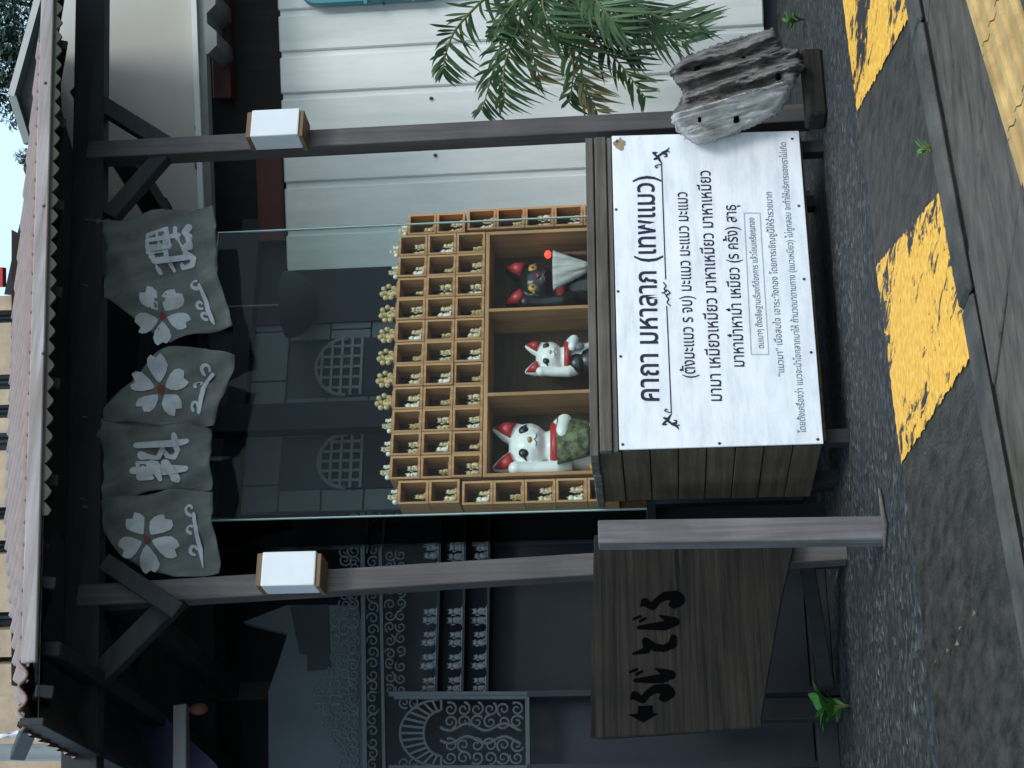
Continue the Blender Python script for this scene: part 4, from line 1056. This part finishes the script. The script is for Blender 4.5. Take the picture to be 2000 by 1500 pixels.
# reflection of the cubbies, modelled as a dark shelf with grey figurines before the backing
ds = thing('dark_shelf', 'black shelf of grey figurines behind the left post', 'shelf', (FP(900, 1180).x, FDp + .05, .09))
xa, xb = FP(900, 1352).x, FP(900, 1040).x
rows_ = [852, 902, 950]
for x in rows_:
    z = FP(x, 1200).z; mb = MB(); mb.box(xa, xb, FDp + .02, FDp + .15, z - .012, z); part('shelf_board', mb, M['void'], ds)
for xx in (xa - .012, xb + .002):
    mb = MB(); mb.box(xx, xx + .012, FDp + .02, FDp + .15, .09, FP(790, 1200).z); part('side', mb, M['void'], ds)
gi = 0
for r, x in enumerate(rows_):
    ys = [1330, 1285, 1240, 1195, 1112, 1070]
    for c, y in enumerate(ys):
        p = FP(x, y)
        figurine(5, (p.x, FDp + .07, FP(x, 1200).z + .0005), 'grey cat figurine on the black shelf, %s board, %s from the left' % (['top', 'middle', 'lowest'][r], ordn[c]), 'grey figurines on the black shelf', random.uniform(-.5, .5), random.uniform(1.0, 1.25))
# stepped grey gable of a stucco front farther left
sgp = thing('stepped_wall', 'plain grey stucco wall with a pointed and stepped top, left of the post', 'wall', (FP(600, 1400).x, 1.2, .1))
def SP(x, y): return P(1500 - y, x, 1.25)
mb = MB(); mb.prism([SP(*p) for p in ((640, 1560), (525, 1560), (524, 1350), (545, 1290), (562, 1237), (474, 1215), (560, 1182), (700, 1182), (760, 1560))], (0, .06, 0)); part('upper_wall', mb, M['stuccod'], sgp)
mb = MB(); b_ = SP(700, 1560), SP(700, 1182); mb.box(b_[0].x, b_[1].x, 1.33, 1.38, .1, SP(700, 1300).z); part('lower_wall', mb, M['inner'], sgp)
mb = MB(); mb.prism([P(1500 - y, x, 1.24) for x, y in ((566, 1185), (640, 1180), (645, 1305), (600, 1310), (600, 1280), (585, 1275))], (0, .008, 0)); part('relief_panel', mb, M['inner'], sgp)

# horizontal pipe with rusty end at the far left
a, b2 = P(-60, 354, .7), P(122, 354, .7)
hp = thing('metal_bar', 'grey square bar with a rusty fitting sticking in from the left edge', 'bar', ((a.x + b2.x) / 2, .7, a.z))
mb = MB(); mb.bar(a, b2, .06, .065, (0, 1, 0)); part('bar', mb, M['metal'], hp, bevel=.004)
c = P(115, 388, .7); mb = MB(); mb.ell(c, (.03, .03, .045)); mb.ell(c + Vector((0, 0, .05)), (.012, .012, .05)); part('rusty_fitting', mb, M['redbrown'], hp)
mb = MB(); mb.box(a.x - 2.2, a.x - 1.9, .66, .76, 0, a.z + .1); part('stand', mb, M['darkz'], hp)
mb = MB(); mb.bar(a + Vector((-2.1, 0, 0)), a, .05, .055, (0, 1, 0)); part('bar', mb, M['metal'], hp)
# dark purple awning
aw = thing('awning', 'dark purple awning sheet hanging at the far left under the eave', 'awning', (-1.9, .9, 2.9))
mb = MB(); q = [P(-80, 190, .9), P(85, 225, .9), P(120, 300, .9), P(10, 420, .9), P(-80, 470, .9)]
mb.prism(q, (0, .02, 0)); part('sheet', mb, M['purple'], aw)
mb = MB(); mb.bar(P(205, 222, .86), P(-80, 128, .86), .07, .07, (0, 1, 0)); part('front_bar', mb, M['void'], aw)

# ================================================================== RIGHT SIDE: white wall, cream board
def WV(u, v, y): return WY(u, v, y)
YW = 9.3
wallL = WY(1000, 800, YW); 
wt = thing('white_house', 'white house wall of upright siding panels behind the palm and right post', 'building', toL(2.2, YW + .2, 0))
def W2(x, y, z): return toL(x, y, z)
def wx(u, v=800): 
    r = ray(u, v); return (CAM + r * (YW / r.y)).x
ztopw = WY(1300, 549, YW).z; zbot = WY(1450, 1492, YW).z
joints = [960, 1062, 1155, 1245, 1330, 1413, 1495, 1580, 1665, 1750, 1835]
def hex_w(mb, xa, xb, ya, yb, za, zb, m=0):
    mb.hexa([W2(xa, ya, za), W2(xb, ya, za), W2(xb, yb, za), W2(xa, yb, za), W2(xa, ya, zb), W2(xb, ya, zb), W2(xb, yb, zb), W2(xa, yb, zb)], m)
for a, b2 in zip(joints, joints[1:]):
    mb = MB(); hex_w(mb, wx(a) + .0, wx(b2) - .035, YW, YW + .05, zbot, ztopw); part('siding_panel', mb, M['siding'], wt, bevel=.008)
mb = MB(); hex_w(mb, wx(955), wx(1840), YW + .02, YW + .12, zbot, ztopw - .01); part('wall_core', mb, M['siding'], wt)
mb = MB(); hex_w(mb, wx(955), wx(1840), YW + .06, YW + .2, 0, zbot); part('plinth', mb, M['inner'], wt)
for u, v in ((1308, 842), (1197, 850)):
    p = WY(u, v, YW - .006); mb = MB(); mb.ell(p, (.012, .008, .012), nu=8, nv=5); part('bolt', mb, M['screw'], wt)
# shaded recess above: its shade is put into near-black boards, set back
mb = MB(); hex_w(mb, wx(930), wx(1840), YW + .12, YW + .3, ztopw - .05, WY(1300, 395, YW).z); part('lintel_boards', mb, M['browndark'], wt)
zz_ = WY(1400, 415, YW).z, WY(1400, 450, YW).z
mb = MB(); hex_w(mb, wx(1326), wx(1840), YW - .02, YW + .1, zz_[1], zz_[0]); part('red_brown_beam', mb, M['redbrown'], wt, bevel=.005)
z0_ = WY(1040, 500, YW).z; mb = MB(); hex_w(mb, wx(1040), wx(1215), YW - .03, YW + .1, ztopw + .003, WY(1100, 505, YW).z); part('red_brown_beam', mb, M['redbrown'], wt, bevel=.005)
# cream fascia board
YC = 8.9
def wxc(u): 
    r = ray(u, 300); return (CAM + r * (YC / r.y)).x
mb = MB(); hex_w(mb, wxc(1030), wxc(1750), YC, YC + .05, WY(1300, 392, YC).z, WY(1300, 120, YC).z); part('cream_board', mb, M['cream'], wt)
mb = MB(); hex_w(mb, wxc(1030), wxc(1750), YC - .06, YC + .08, WY(1300, 392, YC).z - .012, WY(1300, 392, YC).z + .02); part('white_ledge', mb, M['white'], wt)
mb = MB(); hex_w(mb, wxc(1030), wxc(1750), YC - .03, YC + .05, WY(1300, 409, YC).z, WY(1300, 394, YC).z - .005); part('grey_flashing', mb, M['metal'], wt)
for u in (1480, 1405, 1330, 1300, 1250, 1175):
    p = WY(u, 385, YC - .01); mb = MB(); mb.ell(p, (.025, .03, .012), nu=8, nv=5); part('roof_bolt', mb, M['screw'], wt)
# trapezoid sheet edge
zb_ = WY(1450, 409, YC).z
mb = MB(); xs = wxc(1385); step = .055
prof_ = []
k = 0
while xs < wxc(1740):
    prof_ += [(xs, 0), (xs + .05, -.055), (xs + .13, -.055), (xs + .18, 0), (xs + .23, 0)]; xs += .24
vs_ = []; 
for x, z in prof_: vs_ += [W2(x, YC - .05, zb_ + z), W2(x, YC + .4, zb_ + z + .03), W2(x, YC - .05, zb_ + .012)]
fs_ = []
for i in range(len(prof_) - 1): a = i * 3; fs_ += [(a, a + 3, a + 4, a + 1), (a, a + 3, a + 5, a + 2)]
mb.add(vs_, fs_); part('sheet_edge', mb, M['metal'], wt, fix=False)
# teal tank at the right edge
tkp = WY(1500, 720, YW - .25)
tk = thing('teal_panel', 'teal plastic shutter panel with rounded corners hung on the white wall at the right edge', 'shutter', tkp)
zt0, zt1 = WY(1490, 868, YW - .1).z, WY(1490, 585, YW - .1).z
xl = wx(1489, 720)
def rr(x0_, x1_, z0_, z1_, r, y):
    out = []
    for cx_, cz_, a0 in ((x1_ - r, z1_ - r, 0), (x0_ + r, z1_ - r, 90), (x0_ + r, z0_ + r, 180), (x1_ - r, z0_ + r, 270)):
        for i in range(7): a = math.radians(a0 + i * 15); out.append(W2(cx_ + r * math.cos(a), y, cz_ + r * math.sin(a)))
    return out
mb = MB(); mb.prism(rr(xl, xl + .7, zt0, zt1, .1, YW - .09), W2(0, .08, 0) - W2(0, 0, 0)); part('body', mb, M['teal'], tk, bevel=.01)
for zf in (.2, .53): 
    z = zt0 + (zt1 - zt0) * zf; mb = MB(); hex_w(mb, xl - .012, xl + .7, YW - .105, YW - .088, z, z + .02); part('rib', mb, M['teal'], tk)
mb = MB(); hex_w(mb, wx(1484, 720), wx(1484, 720) + .015, YW - .06, YW - .045, zt0 + .42 * (zt1 - zt0), zt0 + .42 * (zt1 - zt0) + .012); part('hook', mb, M['screw'], tk)

# ================================================================== DRIFTWOOD
LD = -.62
outl = [(1310, 240), (1313, 222), (1330, 200), (1332, 178), (1318, 160), (1306, 140), (1318, 128), (1334, 112), (1360, 102), (1395, 88), (1430, 76), (1470, 66), (1490, 60), (1513, 55), (1516, 68), (1524, 78), (1526, 95), (1558, 97), (1568, 108), (1566, 122), (1575, 132), (1560, 146), (1550, 172), (1538, 198), (1515, 225), (1470, 248), (1430, 265), (1395, 275), (1362, 286), (1345, 276), (1328, 262)]
lp = [P(1500 - y, x, LD) for x, y in outl]
lc = sum(lp, Vector()) / len(lp)
lo_ = min(p.z for p in lp)
lg = thing('driftwood_log', 'weathered driftwood stump with a pale worn face leaning at the right of the signboard', 'log', (lc.x, LD, lo_ - .05))
ra, rb_ = P(1500 - 222, 1322, LD), P(1500 - 150, 1566, LD)      # ridge between pale face and gnarled side
rdir = (rb_ - ra).normalized(); rn = Vector((-rdir.z, 0, rdir.x))
if rn.x < 0: rn = -rn                                             # points to the gnarled side
bm = bmesh.new(); vv = [bm.verts.new((p.x, LD, p.z)) for p in lp]
bm.faces.new(vv); bmesh.ops.triangulate(bm, faces=bm.faces)
for _ in range(6):
    es = [e for e in bm.edges if e.calc_length() > .011]
    if not es: break
    bmesh.ops.subdivide_edges(bm, edges=es, cuts=1); bmesh.ops.triangulate(bm, faces=[f for f in bm.faces if len(f.verts) > 3])
import mathutils
def edge_dist(p):
    best = 9
    for i in range(len(lp)):
        a, b2 = lp[i], lp[(i + 1) % len(lp)]; q, t = mathutils.geometry.intersect_point_line(p, a, b2); t = min(1, max(0, t)); best = min(best, (a.lerp(b2, t) - p).length)
    return best
side_of = {}
for v in bm.verts:
    p = v.co.copy(); e = edge_dist(Vector((p.x, LD, p.z))); sd_ = (p - ra).dot(rn); side_of[v] = sd_
    al = (p - ra).dot(rdir)
    if sd_ > 0:
        h = -.10 + .44 * max(0, sd_) * .8 + .06 * noise.fractal(Vector((al * 5, sd_ * 22, 3)), 1.0, 2.0, 4) + .024 * math.sin(sd_ * 75 + 5 * noise.noise((al * 5, sd_ * 4, 1)))
    else:
        h = -.10 + .9 * (-sd_) + .014 * noise.fractal(Vector((al * 6, sd_ * 45, 9)), 1.0, 2.0, 4)
    fall = max(0, 1 - e / .03)
    uu, vv_ = PX((p.x, LD, p.z)); v.co = P(uu, vv_, LD + h + .07 * fall * fall)
    if e < 1e-4: v.co.x += random.gauss(0, .004); v.co.z += random.gauss(0, .004)
for f in bm.faces:
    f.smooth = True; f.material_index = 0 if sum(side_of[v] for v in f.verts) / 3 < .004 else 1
ret = bmesh.ops.extrude_face_region(bm, geom=bm.faces[:])
nv = [g for g in ret['geom'] if isinstance(g, bmesh.types.BMVert)]
for v in nv: v.co.y = LD + .13 + .02 * noise.noise(v.co * 9); v.co.x = lc.x + (v.co.x - lc.x) * .55 + .08; v.co.z = lc.z + (v.co.z - lc.z) * .8
bmesh.ops.recalc_face_normals(bm, faces=bm.faces)
me = bpy.data.meshes.new('trunk'); org = ORG[lg.name]
for v in bm.verts: v.co -= org
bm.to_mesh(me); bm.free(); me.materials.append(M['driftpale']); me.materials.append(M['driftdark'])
o = bpy.data.objects.new('trunk', me); COL.objects.link(o); o.parent = lg
for x, y, r in ((1437, 232, .022), (1366, 234, .012), (1362, 138, .02), (1452, 116, .014), (1520, 150, .016)):
    p = P(1500 - y, x, LD); sdd = (p - ra).dot(rn); yv = LD - .10 + (.44 * sdd if sdd > 0 else -sdd) - .012
    mb = MB(); mb.ell(P(1500 - y, x, yv + .012), (r, .02, r * .8), nu=10, nv=6); part('knot_hole', mb, M['carve'], lg)
# block under the log, the log's shadow put into its dark colour
p0 = P(1240, 1590, LD); p1 = P(1420, 1575, LD)
blk = thing('timber_sleeper', 'dark timber block under the driftwood stump', 'block', ((p0.x + p1.x) / 2, LD, 0))
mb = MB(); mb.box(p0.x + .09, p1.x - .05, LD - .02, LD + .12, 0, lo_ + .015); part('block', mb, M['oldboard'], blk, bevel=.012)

# ================================================================== PALM
pb0 = toL(2.32, 8.55, 0)
pl = thing('palm', 'bushy areca palm with arching green and drying fronds at the right edge', 'palm', pb0)
def frond(pts, ln, mat, n=26, droop=.5, wd=.014, seed=0, twist=0.0):
    rnd = random.Random(seed); pts = [Vector(p) for p in pts]
    def at(t):
        x = t * (len(pts) - 1); i = min(int(x), len(pts) - 2); f = x - i
        p0_ = pts[max(i - 1, 0)]; p1_ = pts[i]; p2_ = pts[i + 1]; p3_ = pts[min(i + 2, len(pts) - 1)]
        return .5 * ((2 * p1_) + (p2_ - p0_) * f + (2 * p0_ - 5 * p1_ + 4 * p2_ - p3_) * f * f + (3 * p1_ - p0_ - 3 * p2_ + p3_) * f ** 3)
    mb = MB(); mb.tube([at(i / 16) for i in range(17)], [.012 * (1 - .8 * i / 16) for i in range(17)], 6, 1)
    for i in range(n):
        t0 = .22 + .78 * i / (n - 1)
        for sg_ in (-1, 1):
            if rnd.random() < .07: continue
            t = min(1, max(.15, t0 + rnd.uniform(-.02, .02))); p = at(t); tg = (at(min(1, t + .02)) - at(max(0, t - .02))).normalized()
            L = ln * (.55 + .45 * math.sin(math.pi * min(1, .25 + t * .75))) * rnd.uniform(.7, 1.15) * (1 if t < .9 else .8)
            sidev = tg.cross(Vector((0, 1, 0))).normalized()
            dr = (tg * .75 + sidev * sg_ * rnd.uniform(.45, .95) + Vector((0, rnd.uniform(-.5, .5) + twist, 0))).normalized()
            q = p; segs = 5; V = []
            nrm = dr.cross(Vector((0, 1, .3))).normalized()
            for k in range(segs + 1):
                f = k / segs; w_ = wd * math.sin(math.pi * (.12 + .88 * f)) if k < segs else .0008
                c = p + dr * (L * f) + Vector((0, 0, -droop * L * f * f)); V += [c - nrm * w_, c + nrm * w_]
            mb.add(V, [(2 * k, 2 * k + 1, 2 * k + 3, 2 * k + 2) for k in range(segs)], 0, True)
    part('frond', mb, [M[mat], M['stem']], pl, fix=False)
def R3(lst): return [WY(u, v, y) for u, v, y in lst]
crown = (1590, 1130, 8.5)
FR = [([crown, (1530, 985, 8.4), (1455, 900, 8.3), (1400, 872, 8.2), (1358, 866, 8.2)], .22, 'leaf', .35),
      ([crown, (1520, 1020, 8.4), (1430, 985, 8.3), (1350, 960, 8.2), (1285, 942, 8.2)], .22, 'leaf', .3),
      ([crown, (1530, 1040, 8.4), (1440, 1010, 8.2), (1370, 985, 8.1), (1300, 985, 8.0)], .26, 'leaf', .5),
      ([crown, (1520, 1060, 8.4), (1460, 1040, 8.3), (1400, 1040, 8.2), (1345, 1055, 8.2)], .2, 'leafdry', .6),
      ([crown, (1510, 1110, 8.3), (1440, 1105, 8.2), (1370, 1120, 8.1), (1300, 1112, 8.1)], .2, 'leaf', .4),
      ([crown, (1500, 1130, 8.3), (1420, 1130, 8.2), (1340, 1140, 8.1), (1285, 1165, 8.1)], .18, 'leafdry', .3),
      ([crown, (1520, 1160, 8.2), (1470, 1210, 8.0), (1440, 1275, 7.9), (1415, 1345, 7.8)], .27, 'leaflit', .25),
      ([crown, (1540, 1180, 8.1), (1490, 1240, 7.9), (1462, 1300, 7.8), (1450, 1370, 7.75)], .24, 'leaf', .3),
      ([crown, (1500, 1150, 8.4), (1420, 1170, 8.3), (1370, 1215, 8.2), (1310, 1260, 8.1)], .2, 'leaf', .2),
      ([crown, (1540, 1060, 8.3), (1500, 1010, 8.2), (1460, 980, 8.2), (1430, 965, 8.1)], .2, 'leaf', .4),
      ([crown, (1510, 1090, 8.5), (1470, 1160, 8.4), (1430, 1200, 8.3), (1390, 1250, 8.3)], .24, 'leaf', .4),
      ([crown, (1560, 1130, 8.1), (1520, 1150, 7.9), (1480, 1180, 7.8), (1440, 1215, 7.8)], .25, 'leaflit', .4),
      ([crown, (1545, 1080, 8.2), (1500, 1060, 8.1), (1460, 1070, 8.0), (1420, 1090, 8.0)], .24, 'leaf', .5),
      ([crown, (1640, 1000, 8.5), (1720, 930, 8.6), (1800, 920, 8.7)], .26, 'leaf', .4),
      ([crown, (1650, 1080, 8.3), (1740, 1060, 8.2), (1820, 1110, 8.1)], .26, 'leaf', .4),
      ([crown, (1600, 1000, 8.8), (1610, 900, 8.95), (1590, 830, 9.0)], .2, 'leaf', .3)]
for i, (pts, ln, mt_, dr) in enumerate(FR): frond(R3(pts), ln * 1.1, mt_, 30, dr, .0098, 50 + i)
cpt = WY(*crown)
for k in range(4):
    mb = MB(); o0 = Vector((.05 * math.cos(k * 1.6), .05 * math.sin(k * 1.6), 0))
    mb.tube([pb0 + o0, pb0 * .5 + cpt * .5 + o0 * 1.5, cpt + o0 * .5], [.03, .025, .02], 8); part('stem', mb, M['stem'], pl)

# ================================================================== WEEDS
def weed(org, n, L, label, wd=.3, mat='weed', upf=.6, seed=0):
    rnd = random.Random(seed); t = thing('leafy_weed', label, 'weed', org); org = Vector(org); mb = MB(); st_ = MB()
    for i in range(n):
        a = i * 2.4 + rnd.uniform(-.3, .3); el = rnd.uniform(.35, 1.1) * upf * 1.4; dr = Vector((math.cos(a) * math.cos(el), math.sin(a) * math.cos(el), math.sin(el)))
        h = rnd.uniform(.2, 1.0) * L; b0 = org + Vector((rnd.uniform(-.01, .01), rnd.uniform(-.01, .01), h * .7)); nrm = dr.cross(Vector((0, 0, 1))).normalized(); ll = L * rnd.uniform(.5, .8)
        V = []; seg = 5
        for k in range(seg + 1):
            f = k / seg; w_ = ll * wd * math.sin(math.pi * min(.999, f * .94 + .03)) ; c = b0 + dr * ll * f + Vector((0, 0, -.25 * ll * f * f)); V += [c - nrm * w_, c + Vector((0, 0, -w_ * .25)), c + nrm * w_]
        fs = []
        for k in range(seg): fs += [(3 * k, 3 * k + 1, 3 * k + 4, 3 * k + 3), (3 * k + 1, 3 * k + 2, 3 * k + 5, 3 * k + 4)]
        mb.add(V, fs, 0, True); st_.tube([org, b0], .0025, 5)
    part('leaves', mb, M[mat], t, fix=False, kind='stuff'); part('stems', st_, M['stem'], t, kind='stuff')
g = G(122, 1662); weed((g.x, g.y, 0), 15, .17, 'bright green leafy weed sprouting at the foot of the left fence post', .3, upf=.8, seed=3)
g = G(1210, 1838); weed((g.x, g.y, .02), 14, .05, 'small green grass tuft growing in the kerb joint', .12, seed=5)
g = G(1462, 1572); weed((g.x, g.y, 0), 26, .12, 'mossy green clump at the wall foot behind the driftwood', .14, seed=8)
# litter
for i, (u, v) in enumerate(((303, 1913), (270, 1885), (262, 1902), (245, 1880), (228, 1860), (205, 1838))):
    g = G(u, v); mb = MB(); a = random.uniform(0, 3); L = .018
    mb.add([(g.x + L * math.cos(a), g.y + L * math.sin(a), .013), (g.x - .5 * L * math.sin(a), g.y + .5 * L * math.cos(a), .02), (g.x - L * math.cos(a), g.y - L * math.sin(a), .0125), (g.x + .5 * L * math.sin(a), g.y - .5 * L * math.cos(a), .016)], [(0, 1, 2, 3)])
    solo('dry_leaf', mb, M['leafdry'], (g.x, g.y, .012), 'tiny dry leaf on the tarred strip, %s from the right' % ordn[i], 'leaf', 'dry leaves on the strip')

# ================================================================== BACKGROUND ABOVE THE ROOF
YB = 15.0
bb = thing('block_building', 'tall tan block building with dark window slots rising behind the shelter roof', 'building', toL(-2, YB + .2, 0))
def bx_(u): 
    r = ray(u, 20); return (CAM + r * (YB / r.y)).x
zA, zB = WY(500, 75, YB).z, WY(500, -60, YB).z
dark_slots = [(1500 - b_, 1500 - a_) for a_, b_ in ((1283, 1297), (1195, 1230), (1055, 1082), (990, 1016), (845, 880), (790, 816), (731, 760), (605, 630))]
edges = [-150] + [e for sl_ in sorted(dark_slots) for e in sl_] + [923]
for i in range(0, len(edges), 2):
    mb = MB(); hex_w(mb, bx_(edges[i]), bx_(edges[i + 1]), YB, YB + .4, 0, zB); part('block_pier', mb, M['tan'], bb)
for a_, b_ in dark_slots:
    mb = MB(); hex_w(mb, bx_(a_), bx_(b_), YB + .25, YB + .35, 0, zB); wn = part('window', mb, M['winglass'], bb)
    for f in (.33, .66):
        x = bx_(a_) + (bx_(b_) - bx_(a_)) * f; mb = MB(); hex_w(mb, x - .012, x + .012, YB + .2, YB + .24, 0, zB); part('mullion', mb, M['void'], wn)
mb = MB(); hex_w(mb, bx_(-150), bx_(923), YB - .05, YB + 2.5, zB, zB + .2); part('roof_slab', mb, M['tan'], bb)
mb = MB(); hex_w(mb, bx_(-150), bx_(923), YB + 2.2, YB + 2.4, 0, zB); part('back_wall', mb, M['tan'], bb)
# dark roofed house next to it
dh = thing('dark_roof_house', 'dark roofed house with a red board between the tan building and the tree', 'building', toL(1.5, 17, 0))
YD = 16.5
def Dp(u, v): return WY(u, v, YD)
mb = MB(); mb.prism([Dp(925, 60), Dp(1075, 60), Dp(1062, 38), Dp(1000, 24), Dp(925, 8)], toL(0, 3, 0) - toL(0, 0, 0)); part('roof', mb, M['void'], dh)
q0, q1 = Dp(925, 62), Dp(1072, 62); mb = MB(); mb.hexa([Vector((p.x, p.y, z)) + o_ for z in (0, q0.z) for p, o_ in ((q0, Vector()), (q1, Vector()), (q1, toL(0, 3, 0) - toL(0, 0, 0)), (q0, toL(0, 3, 0) - toL(0, 0, 0)))]); part('wall', mb, M['inner'], dh)
mb = MB(); mb.prism([Dp(940, 5), Dp(978, 5), Dp(978, -30), Dp(940, -30)], toL(0, .1, 0) - toL(0, 0, 0)); part('red_board', mb, M['red'], dh)
# flag, pole and red post at the far left
fg = thing('white_flag', 'white cloth flag knotted to a pole at the far left above the eave', 'flag', WY(60, 150, 12.0))
def Fp(x, y): return WY(1500 - y, x, 12.0)
mb = MB()
def flagp(a, c):
    top = Vector(Fp(12 + 8 * a, 1437 - 0)) ; p = Fp(10 + c * 118, 1437 - 22 * c + (a - .5) * (6 + 52 * c)); return p + Vector((0, .03 * math.sin(a * 7 + c * 4), 0))
mb.grid(12, 12, flagp); o = part('cloth', mb, M['flag'], fg, fix=False)
mb = MB(); mb.tube([Fp(-10, 1440), Fp(16, 1436)], .02, 8); part('knot', mb, M['flag'], fg)
mb = MB(); a_ = Fp(-60, 1470); b_ = Fp(300, 1475); mb.tube([a_, Vector((b_.x, b_.y, 0))], .07, 12); part('pole', mb, M['metal'], fg)
rp = thing('red_post', 'red painted post end beside the grey pole at far left', 'post', WY(30, 200, 12.3))
a_, b_ = WY(20, 125, 12.3), WY(60, 125, 12.3); mb = MB(); mb.box(a_.x, b_.x, a_.y, a_.y + .1, 0, WY(40, 132, 12.3).z); part('shaft', mb, M['red'], rp)
# trees at the top right
def tree(name, label, trunk, clumps, n, size, seed, mat='tree'):
    rnd = random.Random(seed); t = thing(name, label, 'tree', trunk); tr = Vector(trunk); mb = MB()
    for c, r in clumps:
        for k in range(int(n * r * r)):
            v = Vector((rnd.gauss(0, 1), rnd.gauss(0, 1), rnd.gauss(0, 1))).normalized() * r * rnd.random() ** .4
            p = c + v; a = Vector((rnd.uniform(-1, 1), rnd.uniform(-1, 1), rnd.uniform(-1, 1))).normalized(); b_ = a.orthogonal().normalized(); s_ = size * rnd.uniform(.6, 1.3)
            mb.add([p - a * s_, p + b_ * s_ * .45, p + a * s_, p - b_ * s_ * .45], [(0, 1, 2, 3)])
    part('crown', mb, M[mat], t, fix=False)
    cc = sum((c for c, r in clumps), Vector()) / len(clumps)
    tb_ = MB(); tb_.tube([tr, tr.lerp(cc, .5) + Vector((.1, 0, 0)), cc], [.22, .17, .08], 8)
    for c, r in clumps: tb_.tube([tr.lerp(cc, .7), (tr.lerp(cc, .7) + c) / 2 + Vector((0, 0, .2)), c], [.08, .06, .02], 6)
    part('trunk', tb_, M['bark'], t)
YT = 18.0
cl = [(WY(u, v, YT), r) for u, v, r in ((1290, 10, .2), (1345, 5, .34), (1420, 10, .45), (1500, 10, .55), (1320, -40, .4), (1420, -60, .7), (1540, -40, .8), (1265, 30, .14), (1330, 30, .24), (1400, 45, .35), (1480, 60, .5))]
tree('leafy_tree', 'dark leafy tree filling the upper right sky beyond the roof', toL(4.6, YT, 0), cl, 3600, .05, 4)
cl = [(WY(u, v, 20), r) for u, v, r in ((1195, 42, .12), (1182, 50, .1), (1130, 60, .08))]
tree('small_tree', 'small dark treetop just showing above the roof ridge', toL(3.0, 20, 0), cl, 9000, .035, 6)
